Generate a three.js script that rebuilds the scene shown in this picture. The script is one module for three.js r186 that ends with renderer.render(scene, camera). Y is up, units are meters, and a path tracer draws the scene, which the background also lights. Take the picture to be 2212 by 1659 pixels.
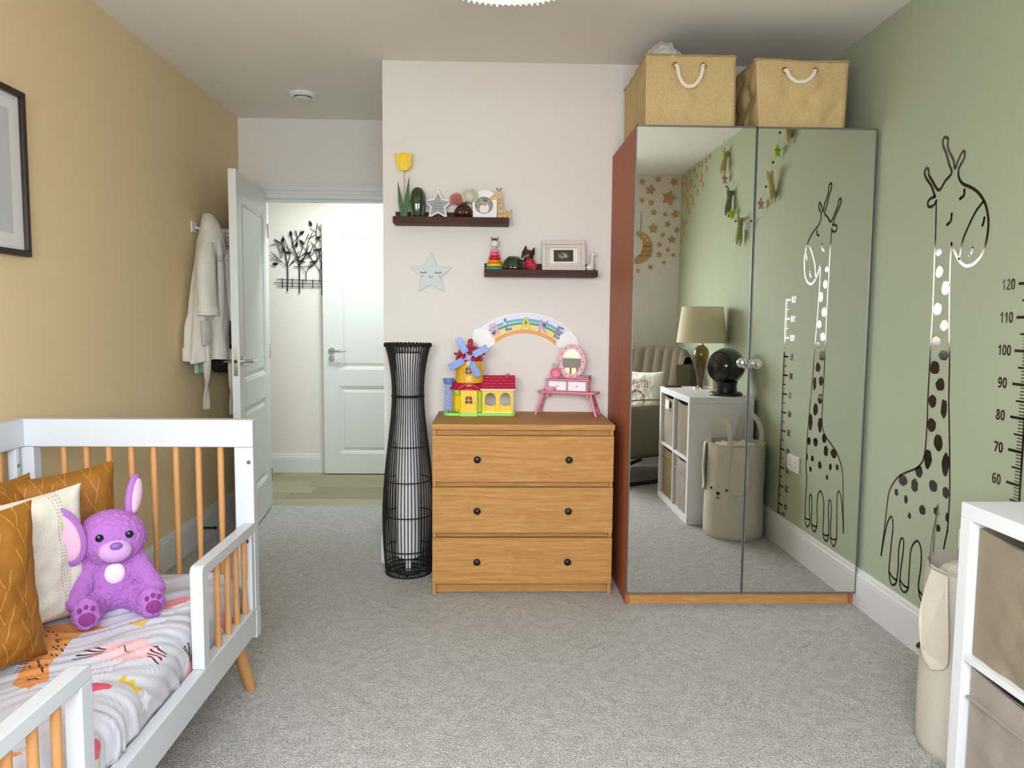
import * as THREE from 'three';
import { RoundedBoxGeometry } from 'three/addons/geometries/RoundedBoxGeometry.js';
import { TextGeometry } from 'three/addons/geometries/TextGeometry.js';
import { FontLoader } from 'three/addons/loaders/FontLoader.js';
import { MarchingCubes } from 'three/addons/objects/MarchingCubes.js';
import { mergeGeometries, mergeVertices, toCreasedNormals } from 'three/addons/utils/BufferGeometryUtils.js';
import { RectAreaLightUniformsLib } from 'three/addons/lights/RectAreaLightUniformsLib.js';
import { createNoise3D } from 'simplex-noise';

RectAreaLightUniformsLib.init();
const scene = new THREE.Scene();

// ---------- camera ----------
const camera = new THREE.PerspectiveCamera(54.02, 4 / 3, 0.02, 60);
camera.position.set(0.0143, 1.2117, 3.7177);
camera.rotation.set(-0.0833, -0.0297, 0.0085, 'YXZ');

// ---------- sky, light, exposure ----------
{ // bright overcast sky above a darker ground, seen and felt through the window
  const w = 64, h = 32, d = new Float32Array(w * h * 4);
  for (let y = 0; y < h; y++) for (let x = 0; x < w; x++) { const i = 4 * (y * w + x), c = y >= h / 2 ? [6.6, 7.2, 7.6] : [1.5, 1.45, 1.15]; d[i] = c[0]; d[i + 1] = c[1]; d[i + 2] = c[2]; d[i + 3] = 1; }
  const t = new THREE.DataTexture(d, w, h, THREE.RGBAFormat, THREE.FloatType); t.mapping = THREE.EquirectangularReflectionMapping; t.magFilter = THREE.LinearFilter; t.needsUpdate = true;
  scene.background = t;
}
const renderer = new THREE.WebGLRenderer({ antialias: true });
renderer.toneMapping = THREE.LinearToneMapping;
renderer.toneMappingExposure = 1.07;
renderer.shadowMap.enabled = true;
renderer.shadowMap.type = THREE.PCFSoftShadowMap;

// room dimensions in metres
const XL = -1.548, XR = 1.612, H = 2.444, ZA = -1.088, XP = -0.5065, ZB = 3.88, HZ = -2.24;
const WIN = { x0: -1.2, x1: 0.76, y0: 0.93, y1: 1.95 };
function areaLight(name, w, h, pos, target, color, intensity) {
  const l = new THREE.RectAreaLight(color, intensity, w, h);
  l.name = name; l.position.set(...pos); l.lookAt(...target); l.castShadow = true; scene.add(l); return l;
}
// daylight entering through the window in the rear wall
areaLight('window_daylight', WIN.x1 - WIN.x0 - 0.16, WIN.y1 - WIN.y0 - 0.16, [(WIN.x0 + WIN.x1) / 2, (WIN.y0 + WIN.y1) / 2, ZB + 0.05], [(WIN.x0 + WIN.x1) / 2, -0.35, 0], new THREE.Color(0.955, 1.0, 1.07), 14.5);

// ---------- helpers ----------
let seed = 7;
const rnd = (a = 0, b = 1) => { seed = (seed * 1664525 + 1013904223) >>> 0; return a + (b - a) * seed / 4294967296; };
const noise3 = createNoise3D(() => rnd());
const fbm = (x, y, z, o = 4) => { let s = 0, a = 0.5; for (let i = 0; i < o; i++) { s += a * noise3(x, y, z); x *= 2; y *= 2; z *= 2; a *= 0.5; } return s; };
const V = (x, y, z) => new THREE.Vector3(x, y, z);
const V2 = (x, y) => new THREE.Vector2(x, y);
const C = (c) => new THREE.Color(c);
const used = {};
function numbered(name) { used[name] = (used[name] ?? -1) + 1; return used[name] ? name + '_' + String(used[name]).padStart(3, '0') : name; }
function M(color, rough = 0.6, o = {}) { return new THREE.MeshPhysicalMaterial({ color: C(color), roughness: rough, ...o }); }
function mesh(name, geo, mat, parent = scene, label) {
  const g = Array.isArray(geo) ? merge(geo) : geo;
  const m = new THREE.Mesh(g, mat);
  m.name = parent === scene ? numbered(name) : name;
  m.castShadow = m.receiveShadow = true;
  if (label) m.userData.label = label;
  parent.add(m);
  return m;
}
function tag(o, label, category, group, kind) { Object.assign(o.userData, { label, category }); if (group) o.userData.group = group; if (kind) o.userData.kind = kind; return o; }
function thing(name, label, category, pos = [0, 0, 0], turn = 0, group) {
  const o = new THREE.Group(); o.name = numbered(name); o.position.set(...pos); o.rotation.y = turn; scene.add(o);
  return tag(o, label, category, group);
}
function struct(name, geo, mat, label, category) { const m = mesh(name, geo, mat); m.userData.kind = 'structure'; m.userData.label = label; m.userData.category = category; return m; }
function plain(g) {
  let q = g.index ? g.toNonIndexed() : g.clone();
  for (const k of Object.keys(q.attributes)) if (!['position', 'normal', 'uv'].includes(k)) q.deleteAttribute(k);
  if (!q.attributes.normal) q.computeVertexNormals();
  if (!q.attributes.uv) q.setAttribute('uv', new THREE.BufferAttribute(new Float32Array(q.attributes.position.count * 2), 2));
  q.morphAttributes = {};
  return q;
}
function merge(list) { return list.length === 1 ? list[0] : mergeGeometries(list.map(plain)); }
// box spanning two corners; grain axis gives the direction of u; uv in metres
function box(x0, x1, y0, y1, z0, z1, r = 0.002, grain = 'x', off = 0) {
  const w = Math.abs(x1 - x0), h = Math.abs(y1 - y0), d = Math.abs(z1 - z0);
  const rr = Math.min(r, w / 2.2, h / 2.2, d / 2.2);
  const g = rr > 0 ? new RoundedBoxGeometry(w, h, d, 2, rr) : new THREE.BoxGeometry(w, h, d);
  g.translate((x0 + x1) / 2, (y0 + y1) / 2, (z0 + z1) / 2);
  return metreUV(g, grain, off);
}
function metreUV(g, grain = 'x', off = 0) {
  if (!g.attributes.normal) g.computeVertexNormals();
  const p = g.attributes.position, n = g.attributes.normal, uv = new Float32Array(p.count * 2), gi = 'xyz'.indexOf(grain);
  for (let i = 0; i < p.count; i++) {
    const a = [p.getX(i), p.getY(i), p.getZ(i)], b = [Math.abs(n.getX(i)), Math.abs(n.getY(i)), Math.abs(n.getZ(i))];
    const k = b[0] >= b[1] && b[0] >= b[2] ? 0 : b[1] >= b[2] ? 1 : 2;
    const r = [0, 1, 2].filter((q) => q !== k);
    if (r[1] === gi) r.reverse();
    if (k === 0 && gi === 0) r.reverse();
    uv[2 * i] = a[r[0]] + off * 1.37; uv[2 * i + 1] = a[r[1]] + off * 0.73;
  }
  g.setAttribute('uv', new THREE.BufferAttribute(uv, 2));
  return g;
}
const lathe = (pts, seg = 32) => new THREE.LatheGeometry(pts.map((p) => V2(p[0], p[1])), seg);
const tube = (pts, r, n = 16, rs = 6, closed = false) => new THREE.TubeGeometry(new THREE.CatmullRomCurve3(pts.map((p) => (p.isVector3 ? p : V(...p))), closed, 'centripetal'), n, r, rs, closed);
function capTube(pts, r, n = 16, rs = 8) { const a = pts[0], b = pts[pts.length - 1]; return merge([tube(pts, r, n, rs), new THREE.SphereGeometry(r, rs, 6).translate(...a), new THREE.SphereGeometry(r, rs, 6).translate(...b)]); }
function bar(a, b, r, rs = 8, r2 = r) { const A = V(...a), B = V(...b), L = A.distanceTo(B); const g = new THREE.CylinderGeometry(r2, r, L, rs, 1); g.applyQuaternion(new THREE.Quaternion().setFromUnitVectors(V(0, 1, 0), B.clone().sub(A).normalize())); g.translate((A.x + B.x) / 2, (A.y + B.y) / 2, (A.z + B.z) / 2); return g; }
function shapeOf(pts, smooth) { const s = new THREE.Shape(); if (smooth) { s.moveTo(...pts[0]); s.splineThru(pts.slice(1).concat([pts[0]]).map((p) => V2(...p))); } else pts.forEach((p, i) => (i ? s.lineTo(...p) : s.moveTo(...p))); return s; }
function prism(shape, depth, bevel = 0, seg = 10) { const g = new THREE.ExtrudeGeometry(shape, { depth: Math.max(depth - 2 * bevel, 0.0002), bevelEnabled: bevel > 0, bevelThickness: bevel, bevelSize: bevel, bevelOffset: -bevel, bevelSegments: 2, curveSegments: seg }); g.translate(0, 0, bevel); return g; }
const sph = (r, x, y, z, sx = 1, sy = 1, sz = 1, a = 20, b = 14) => new THREE.SphereGeometry(r, a, b).scale(sx, sy, sz).translate(x, y, z);
const cyl = (r1, r2, h, x, y, z, s = 24) => new THREE.CylinderGeometry(r1, r2, h, s).translate(x, y, z);
function starPts(r, ri, n = 5, rot = 0) { return Array.from({ length: 2 * n }, (_, i) => { const a = Math.PI / 2 + rot + i * Math.PI / n, q = i % 2 ? ri : r; return [q * Math.cos(a), q * Math.sin(a)]; }); }
// a star with rounded tips
function roundStar(r, ri, k = 0.16, rot = 0) {
  const p = starPts(r, ri, 5, rot), s = new THREE.Shape();
  for (let i = 0; i < 10; i++) {
    const q = p[i], a = p[(i + 9) % 10], b = p[(i + 1) % 10], kk = i % 2 ? k * 0.4 : k;
    const s0 = [q[0] + (a[0] - q[0]) * kk, q[1] + (a[1] - q[1]) * kk], s1 = [q[0] + (b[0] - q[0]) * kk, q[1] + (b[1] - q[1]) * kk];
    if (i) s.lineTo(...s0); else s.moveTo(...s0);
    s.quadraticCurveTo(q[0], q[1], s1[0], s1[1]);
  }
  s.closePath(); return s;
}
// parametric grid surface
function grid(nu, nv, f, closeU = false) {
  const pos = [], uv = [], idx = [];
  for (let j = 0; j <= nv; j++) for (let i = 0; i <= nu; i++) { const q = f(i / nu, j / nv); pos.push(q[0], q[1], q[2]); uv.push(q[3] ?? i / nu, q[4] ?? j / nv); }
  for (let j = 0; j < nv; j++) for (let i = 0; i < nu; i++) { const a = j * (nu + 1) + i, b = a + 1, c = a + nu + 1, d = c + 1; idx.push(a, b, d, a, d, c); }
  const g = new THREE.BufferGeometry();
  g.setAttribute('position', new THREE.Float32BufferAttribute(pos, 3)); g.setAttribute('uv', new THREE.Float32BufferAttribute(uv, 2)); g.setIndex(idx); g.computeVertexNormals();
  if (closeU) { const n = g.attributes.normal; for (let j = 0; j <= nv; j++) { const a = j * (nu + 1), b = a + nu; const v = V(n.getX(a) + n.getX(b), n.getY(a) + n.getY(b), n.getZ(a) + n.getZ(b)).normalize(); n.setXYZ(a, v.x, v.y, v.z); n.setXYZ(b, v.x, v.y, v.z); } }
  return g;
}
// smooth body from a signed distance field
const smin = (a, b, k) => { const h = Math.max(k - Math.abs(a - b), 0) / k; return Math.min(a, b) - h * h * k * 0.25; };
function capsule(p, a, b, ra, rb) { const bx = b[0] - a[0], by = b[1] - a[1], bz = b[2] - a[2], px = p[0] - a[0], py = p[1] - a[1], pz = p[2] - a[2]; const t = Math.min(1, Math.max(0, (px * bx + py * by + pz * bz) / (bx * bx + by * by + bz * bz + 1e-9))); return Math.hypot(px - t * bx, py - t * by, pz - t * bz) - (ra + (rb - ra) * t); }
function ellip(p, c, r) { const k = Math.min(...r); return (Math.hypot((p[0] - c[0]) / r[0], (p[1] - c[1]) / r[1], (p[2] - c[2]) / r[2]) - 1) * k; }
function sdfMesh(f, centre, half, n = 64) {
  const mc = new MarchingCubes(n, M('#fff'), false, false, 400000);
  mc.isolation = 0; mc.reset();
  for (let k = 0; k < n; k++) for (let j = 0; j < n; j++) for (let i = 0; i < n; i++) mc.field[i + j * n + k * n * n] = -f([centre[0] + (i / n * 2 - 1) * half, centre[1] + (j / n * 2 - 1) * half, centre[2] + (k / n * 2 - 1) * half]);
  mc.update();
  const g = new THREE.BufferGeometry();
  g.setAttribute('position', new THREE.BufferAttribute(mc.positionArray.slice(0, mc.count * 3), 3));
  g.scale(half, half, half); g.translate(...centre);
  const m = mergeVertices(g, 1e-5); m.computeVertexNormals(); return m;
}
// ---------- textures ----------
function dataTex(w, h, f, srgb = true) {
  const d = new Uint8Array(w * h * 4);
  for (let y = 0; y < h; y++) for (let x = 0; x < w; x++) { const c = f(x / w, y / h, x, y), i = 4 * (y * w + x); d[i] = c[0]; d[i + 1] = c[1]; d[i + 2] = c[2]; d[i + 3] = 255; }
  const t = new THREE.DataTexture(d, w, h); t.wrapS = t.wrapT = THREE.RepeatWrapping; t.magFilter = THREE.LinearFilter; t.minFilter = THREE.LinearMipmapLinearFilter; t.generateMipmaps = true;
  if (srgb) t.colorSpace = THREE.SRGBColorSpace; t.needsUpdate = true; return t;
}
const clamp = (v, a = 0, b = 255) => Math.max(a, Math.min(b, v));
const mix3 = (a, b, t) => [0, 1, 2].map((i) => clamp(a[i] + (b[i] - a[i]) * t));
const tileN = (u, v, fu, fv, s) => { const a = u * 2 * Math.PI, b = v * 2 * Math.PI; return noise3(Math.cos(a) * fu + s, Math.sin(a) * fu + Math.cos(b) * fv, Math.sin(b) * fv - s); };   // tiles in u and v
function woodTex(c1, c2, c3, s, rings = 9, w = 512, h = 512) {
  return dataTex(w, h, (u, v) => {
    const warp = tileN(u, v, 0.5, 0.6, s) * 0.10 + tileN(u, v, 1.1, 1.6, s + 9) * 0.03;
    const r = Math.sin((v + warp) * Math.PI * 2 * rings) * 0.5 + 0.5;
    const fine = tileN(u, v, 0.9, 28, s + 3) * 0.5 + tileN(u, v, 2.2, 70, s + 5) * 0.5;
    const band = tileN(u, v, 0.35, 3.2, s + 17);
    let c = mix3(c1, c2, clamp(0.42 + 0.28 * (r - 0.5) + 0.38 * band + 0.22 * fine, 0, 1));
    if (fine > 0.42) c = mix3(c, c3, clamp((fine - 0.42) * 2.2, 0, 0.6));
    return c;
  });
}
function rep(t, size, sizeV = size) { t.repeat.set(1 / size, 1 / sizeV); return t; }
function canvasTex(w, h, draw, repeat) {
  const c = document.createElement('canvas'); c.width = w; c.height = h; draw(c.getContext('2d'), w, h);
  const t = new THREE.CanvasTexture(c); t.colorSpace = THREE.SRGBColorSpace; t.magFilter = THREE.LinearFilter;
  if (repeat) { t.wrapS = t.wrapT = THREE.RepeatWrapping; rep(t, repeat); }
  return t;
}
const oakTex = rep(woodTex([198, 150, 92], [174, 122, 68], [142, 96, 52], 2.3, 7), 0.62, 0.3);
const walnutTex = rep(woodTex([86, 56, 44], [58, 36, 29], [36, 22, 18], 5.1, 9), 0.42, 0.16);
const redwoodTex = rep(woodTex([178, 106, 74], [158, 88, 58], [134, 70, 46], 8.7, 6), 1.1, 0.25);
const beechTex = rep(woodTex([206, 154, 98], [188, 132, 80], [164, 112, 66], 3.9, 5), 0.4, 0.08);
const laminateTex = rep(woodTex([172, 166, 140], [146, 140, 114], [122, 116, 94], 6.2, 4), 1.2, 0.28);
const weaveTex = rep(dataTex(128, 128, (u, v, x, y) => { const k = ((x >> 1) + (y >> 1)) & 1 ? 1 : 0, a = (x & 1 ? 10 : 0) + (y & 1 ? 8 : 0); const q = 205 + k * 22 - a + rnd(-16, 16); return [q, q, q]; }), 0.09);
const weaveBump = rep(dataTex(128, 128, (u, v, x, y) => { const q = 128 + 100 * Math.sin(x * Math.PI / 2) * Math.sin(y * Math.PI / 2) + rnd(-20, 20); return [clamp(q), clamp(q), clamp(q)]; }, false), 0.09);
const juteTex = rep(dataTex(256, 256, (u, v, x, y) => { const q = 222 + 11 * tileN(u, v, 4, 70, 2) + 11 * tileN(u, v, 70, 4, 6) + 6 * tileN(u, v, 60, 60, 8) + (((x >> 1) + (y >> 1)) & 1 ? 6 : -6) + rnd(-12, 12); return [clamp(q), clamp(q), clamp(q)]; }), 0.34);
const terryBump = rep(dataTex(256, 256, () => { const q = rnd(40, 255); return [q, q, q]; }, false), 0.25);
const plasterBump = rep(dataTex(256, 256, (u, v) => { const q = 128 + 60 * tileN(u, v, 9, 9, 1) + 50 * tileN(u, v, 22, 22, 4); return [q, q, q]; }, false), 0.35);
const wood = (t, rough = 0.45, tint = '#ffffff', o = {}) => M(tint, rough, { map: t, ...o });

const font = await new FontLoader().loadAsync('fonts/droid/droid_sans_bold.typeface.json');
const fontSerif = await new FontLoader().loadAsync('fonts/droid/droid_serif_regular.typeface.json');
function text(s, size, depth = 0.001, f = font, centre = true) { const g = new TextGeometry(s, { font: f, size, depth, curveSegments: 4, bevelEnabled: false }); g.computeBoundingBox(); const b = g.boundingBox; if (centre) g.translate(-(b.min.x + b.max.x) / 2, -(b.min.y + b.max.y) / 2, 0); return g; }

const mat = {
  white: M('#e6e4e1', 0.45), gloss: M('#eeeeec', 0.25, { clearcoat: 0.3, clearcoatRoughness: 0.2 }), wallWhite: M('#e6e1da', 0.85, { bumpMap: plasterBump, bumpScale: 0.0006 }),
  ceiling: M('#ece7e0', 0.92, { bumpMap: plasterBump, bumpScale: 0.0004 }), beige: M('#e3cca0', 0.85, { bumpMap: plasterBump, bumpScale: 0.0006 }), green: M('#a9b297', 0.82, { bumpMap: plasterBump, bumpScale: 0.0006 }),
  doorWhite: M('#dcdeda', 0.4), skirting: M('#dedfdf', 0.35),
  chrome: M('#c9c9c9', 0.15, { metalness: 1 }), black: M('#0c0c0d', 0.45), blackMetal: M('#111112', 0.35), screw: M('#9a9a98', 0.3, { metalness: 1 }),
  oak: wood(oakTex, 0.55, '#ffffff', { specularIntensity: 0.3 }), walnut: wood(walnutTex, 0.55, '#ffffff', { specularIntensity: 0.3 }), redwood: wood(redwoodTex, 0.5, '#ffffff', { specularIntensity: 0.3 }), beech: wood(beechTex, 0.45),
  bedWhite: M('#cdd1d6', 0.35, { clearcoat: 0.2, clearcoatRoughness: 0.3 }),
};

// ---------- room shell ----------
const carpetTex = rep(dataTex(512, 512, (u, v) => { const q = 1 + rnd(-0.2, 0.2) + 0.16 * tileN(u, v, 26, 26, 5) + 0.12 * tileN(u, v, 44, 44, 9) + 0.04 * tileN(u, v, 2.2, 2.2, 2); return [clamp(182 * q), clamp(180 * q), clamp(176 * q)]; }), 0.8);
const carpetBump = rep(dataTex(512, 512, (u, v) => { const q = 128 + rnd(-70, 70) + 70 * tileN(u, v, 26, 26, 5) + 40 * tileN(u, v, 44, 44, 9); return [clamp(q), clamp(q), clamp(q)]; }, false), 0.8);
struct('floor', box(XL - 0.12, XR + 0.12, -0.1, 0, -1.157, ZB + 0.15, 0), M('#ffffff', 1, { map: carpetTex, bumpMap: carpetBump, bumpScale: 0.006, sheen: 0.25, sheenRoughness: 0.6, sheenColor: C('#bdb8b0') }), 'light grey speckled carpet covering the bedroom floor', 'floor');
{ // hall floor of laminate planks
  const f = new THREE.Group(); f.name = 'floor_hall'; scene.add(f); tag(f, 'pale grey wood laminate planks on the hall floor past the doorway', 'floor', null, 'structure');
  mesh('underlay', box(-2.8, 1.2, -0.1, -0.012, HZ - 0.1, -1.157, 0), M('#6e6a58', 0.9), f);
  const tints = ['#ffffff', '#eeeee6', '#dedcd2', '#f4f2ea'].map((t) => wood(laminateTex, 0.5, t));
  for (let r = 0; r < 6; r++) { const z0 = -1.158 - r * 0.185, z1 = Math.max(z0 - 0.1835, HZ - 0.09), o = rnd(0, 1.2); for (let x = -2.8 - o; x < 1.1; x += 1.3) mesh('plank', box(Math.max(x, -2.8), Math.min(x + 1.2985, 1.15), -0.012, 0, z1, z0, 0.0012, 'x', rnd(0, 9)), tints[(rnd(0, 4) | 0)], f); }
}
struct('ceiling', box(XL - 0.12, XR + 0.12, H, H + 0.12, ZA - 0.12, ZB + 0.15, 0), mat.ceiling, 'matt white plastered bedroom ceiling', 'ceiling');
struct('ceiling_hall', box(-2.9, 1.3, 2.40, 2.5, HZ - 0.15, ZA - 0.12, 0), mat.ceiling, 'white ceiling of the hall beyond the doorway', 'ceiling');
struct('wall_left', box(XL - 0.12, XL, 0, H, ZA - 0.12, ZB + 0.15, 0), mat.beige, 'warm beige painted bedroom wall beside the bed', 'wall');
struct('wall_right', box(XR, XR + 0.12, 0, H, -0.12, ZB + 0.15, 0), mat.green, 'sage green painted bedroom wall with giraffe decal', 'wall');
struct('wall_front', box(XP, XR + 0.12, 0, H, -0.12, 0, 0), mat.wallWhite, 'white bedroom wall carrying the two dark shelves', 'wall');
struct('wall_recess_side', box(XP, XP + 0.12, 0, H, ZA, -0.12, 0), mat.wallWhite, 'white return wall at the side of the door recess', 'wall');
const DO = { x0: -1.432, x1: -0.565, y1: 1.99 };   // door opening
struct('wall_recess_back', [box(XL, DO.x0, 0, H, ZA - 0.12, ZA, 0), box(DO.x1, XP + 0.12, 0, H, ZA - 0.12, ZA, 0), box(DO.x0, DO.x1, DO.y1, H, ZA - 0.12, ZA, 0)], mat.wallWhite, 'white wall around the bedroom doorway', 'wall');
struct('wall_rear', [box(XL, WIN.x0, 0, H, ZB, ZB + 0.15, 0), box(WIN.x1, XR, 0, H, ZB, ZB + 0.15, 0), box(WIN.x0, WIN.x1, 0, WIN.y0, ZB, ZB + 0.15, 0), box(WIN.x0, WIN.x1, WIN.y1, H, ZB, ZB + 0.15, 0)], mat.wallWhite, 'white rear wall decorated with plywood stars and a moon', 'wall');
struct('wall_hall_back', box(-2.9, 1.3, 0, 2.4, HZ - 0.12, HZ, 0), mat.wallWhite, 'pale hall wall carrying the black metal tree art', 'wall');
struct('wall_hall_left', box(-2.9, -2.78, 0, 2.4, HZ, ZA - 0.12, 0), mat.wallWhite, 'pale end wall of the hall out past the doorway', 'wall');
struct('wall_hall_right', box(1.18, 1.3, 0, 2.4, HZ, ZA - 0.12, 0), mat.wallWhite, 'pale end wall of the hall behind the wardrobe wall', 'wall');
struct('wall_hall_front', [box(-2.78, XL - 0.12, 0, 2.4, ZA - 0.12, ZA, 0), box(XP + 0.12, 1.18, 0, 2.4, ZA - 0.12, ZA, 0)], mat.wallWhite, 'hall wall on the bedroom side', 'wall');
// skirting boards: moulded profile swept straight
function skirting(name, a, b, inward, label, h = 0.165) {
  const prof = [[0, 0], [0.016, 0], [0.016, h - 0.045], [0.0145, h - 0.035], [0.0145, h - 0.028], [0.011, h - 0.02], [0.009, h - 0.008], [0.006, h], [0, h]];
  const L = Math.hypot(b[0] - a[0], b[1] - a[1]), g = prism(shapeOf(prof), L), dx = (b[0] - a[0]) / L, dz = (b[1] - a[1]) / L;
  const m = new THREE.Matrix4().makeBasis(V(inward[0], 0, inward[1]), V(0, 1, 0), V(dx, 0, dz)); m.setPosition(a[0], 0, a[1]); g.applyMatrix4(m);
  if (m.determinant() < 0) { const ix = g.index; if (!ix) { const p = g.attributes.position, n = g.attributes.normal; for (let i = 0; i < p.count; i += 3) for (const at of [p, n]) { const t = [at.getX(i), at.getY(i), at.getZ(i)]; at.setXYZ(i, at.getX(i + 1), at.getY(i + 1), at.getZ(i + 1)); at.setXYZ(i + 1, ...t); } } }
  return struct(name, g, mat.skirting, label, 'skirting board');
}
skirting('baseboard_right', [XR, 0], [XR, ZB], [-1, 0], 'white moulded skirting board under the sage green wall');
skirting('baseboard_left', [XL, ZA], [XL, ZB], [1, 0], 'white moulded skirting board under the beige wall');
skirting('baseboard_front', [XP, 0], [XR - 0.016, 0], [0, 1], 'white skirting board behind the chest of drawers');
skirting('baseboard_recess', [XP, ZA], [XP, 0.016], [-1, 0], 'white skirting board on the recess side wall');
skirting('baseboard_rear', [XL + 0.016, ZB], [XR - 0.016, ZB], [0, -1], 'white skirting board under the window wall');
skirting('baseboard_hall', [-2.78, HZ], [1.18, HZ], [0, 1], 'white skirting board along the hall wall', 0.15);
{ // door lining and architrave
  const g = [box(DO.x0, DO.x0 + 0.02, 0, DO.y1, ZA - 0.13, ZA + 0.002, 0.001), box(DO.x1 - 0.02, DO.x1, 0, DO.y1, ZA - 0.13, ZA + 0.002, 0.001), box(DO.x0, DO.x1, DO.y1 - 0.028, DO.y1, ZA - 0.13, ZA + 0.002, 0.001),
    box(DO.x0 + 0.02, DO.x1 - 0.02, DO.y1 - 0.042, DO.y1 - 0.028, ZA - 0.09, ZA - 0.05, 0.001)];
  const top = DO.y1 + 0.062;
  for (const [a, b, t] of [[0.0, 0.02, 0.014], [0.02, 0.05, 0.018], [0.05, 0.065, 0.012]]) {
    g.push(box(DO.x0 + 0.012 - b, DO.x0 + 0.012 - a, 0, top, ZA, ZA + t, 0.002), box(DO.x1 - 0.012 + a, Math.min(DO.x1 - 0.012 + b, XP), 0, top, ZA, ZA + t, 0.002), box(DO.x0 + 0.012 - b, DO.x1 - 0.012, DO.y1 - 0.003 + a, DO.y1 - 0.003 + b, ZA, ZA + t, 0.002));
  }
  struct('trim_1', g, mat.skirting, 'white door lining and moulded architrave of the bedroom doorway', 'door frame');
}
// panelled door leaf lying in local x (0..w), y (0..h), z (-t/2..t/2)
function lever(parent, x, y, z, dir, side) {
  const k = side, g = [cyl(0.026, 0.026, 0.008, 0, 0, 0).rotateX(Math.PI / 2).translate(x, y, z + k * 0.004), cyl(0.009, 0.009, 0.05, 0, 0, 0, 16).rotateX(Math.PI / 2).translate(x, y, z + k * 0.03)];
  g.push(capTube([[x, y, z + k * 0.05], [x + dir * 0.04, y, z + k * 0.055], [x + dir * 0.085, y + 0.002, z + k * 0.052], [x + dir * 0.115, y + 0.006, z + k * 0.048]], 0.0085, 16, 10));
  mesh('handle', g, mat.chrome, parent, 'polished chrome lever handle');
}
function doorLeaf(name, label, w, h, t, pos, turn, panels, handleX, hy, dir, lock) {
  const d = new THREE.Group(); d.name = name; d.position.set(...pos); d.rotation.y = turn; scene.add(d); tag(d, label, 'door', null, 'structure');
  const st = 0.118, px0 = st, px1 = w - st, f = t / 2, g = [];
  g.push(box(0, st, 0, h, -f, f, 0.002), box(w - st, w, 0, h, -f, f, 0.002));
  const ys = [0, ...panels.flat(), h];
  for (let i = 0; i < ys.length; i += 2) g.push(box(st - 0.001, w - st + 0.001, ys[i], ys[i + 1], -f + 0.0001, f - 0.0001, 0.0005));
  mesh('frame', g, mat.doorWhite, d);
  for (const [y0, y1] of panels) {
    const mould = [[0, 0], [0.006, -0.004], [0.012, -0.004], [0.02, -0.010], [0.03, -0.010], [0.05, -0.004]];
    const gg = [];
    for (const s of [-1, 1]) {
      const ring = (k) => [[px0 + mould[k][0], y0 + mould[k][0]], [px1 - mould[k][0], y0 + mould[k][0]], [px1 - mould[k][0], y1 - mould[k][0]], [px0 + mould[k][0], y1 - mould[k][0]]].map((q) => V(q[0], q[1], s * (f + mould[k][1])));
      const pos = [], quad = (a, b, c, e) => { const l = s > 0 ? [a, b, c, a, c, e] : [a, c, b, a, e, c]; l.forEach((v) => pos.push(v.x, v.y, v.z)); };
      for (let k = 0; k < mould.length - 1; k++) { const A = ring(k), B = ring(k + 1); for (let i = 0; i < 4; i++) quad(A[i], A[(i + 1) % 4], B[(i + 1) % 4], B[i]); }
      const E = ring(mould.length - 1); quad(E[0], E[1], E[2], E[3]);
      const q = new THREE.BufferGeometry(); q.setAttribute('position', new THREE.Float32BufferAttribute(pos, 3)); q.computeVertexNormals(); gg.push(q);
    }
    mesh('panel', gg, mat.doorWhite, d);
  }
  lever(d, handleX, hy, f, dir, 1); lever(d, handleX, hy, -f, dir, -1);
  if (lock) mesh('escutcheon', [cyl(0.024, 0.024, 0.007, 0, 0, 0).rotateX(Math.PI / 2).translate(handleX, hy - 0.058, f + 0.0035), box(handleX - 0.012, handleX + 0.012, hy - 0.061, hy - 0.055, f + 0.006, f + 0.016, 0.002)], mat.chrome, d);
  return d;
}
{
  // bedroom door, hinged at the left jamb, swung open into the room
  const hx = -1.405, hz = -1.105, fx = -1.315, fz = -0.262, w = Math.hypot(fx - hx, fz - hz), turn = -Math.atan2(fz - hz, fx - hx);
  const d = doorLeaf('door_1', 'white two-panel bedroom door standing open into the room', w, 1.968, 0.04, [hx, 0.012, hz], turn, [[0.21, 0.72], [0.86, 1.85]], w - 0.065, 0.975, -1, false);
  mesh('latch_plate', [box(w - 0.0005, w + 0.0015, 0.90, 1.05, -0.011, 0.011, 0.0005)], mat.chrome, d, 'chrome latch plate on the door edge');
  mesh('latch_bolt', [box(w, w + 0.009, 0.968, 0.985, -0.007, 0.007, 0.002)], M('#3c352c', 0.4, { metalness: 0.8 }), d);
  for (const y of [0.2, 1.0, 1.75]) mesh('hinge', [cyl(0.006, 0.006, 0.09, -0.004, y, -0.022, 12)], mat.chrome, d);
  doorLeaf('door_2', 'white two-panel door folded back against the hall wall', 0.762, 1.966, 0.04, [-1.275, 0.008, -2.17], 0, [[0.16, 0.69], [0.82, 1.852]], 0.066, 0.962, 1, true);
}
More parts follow.
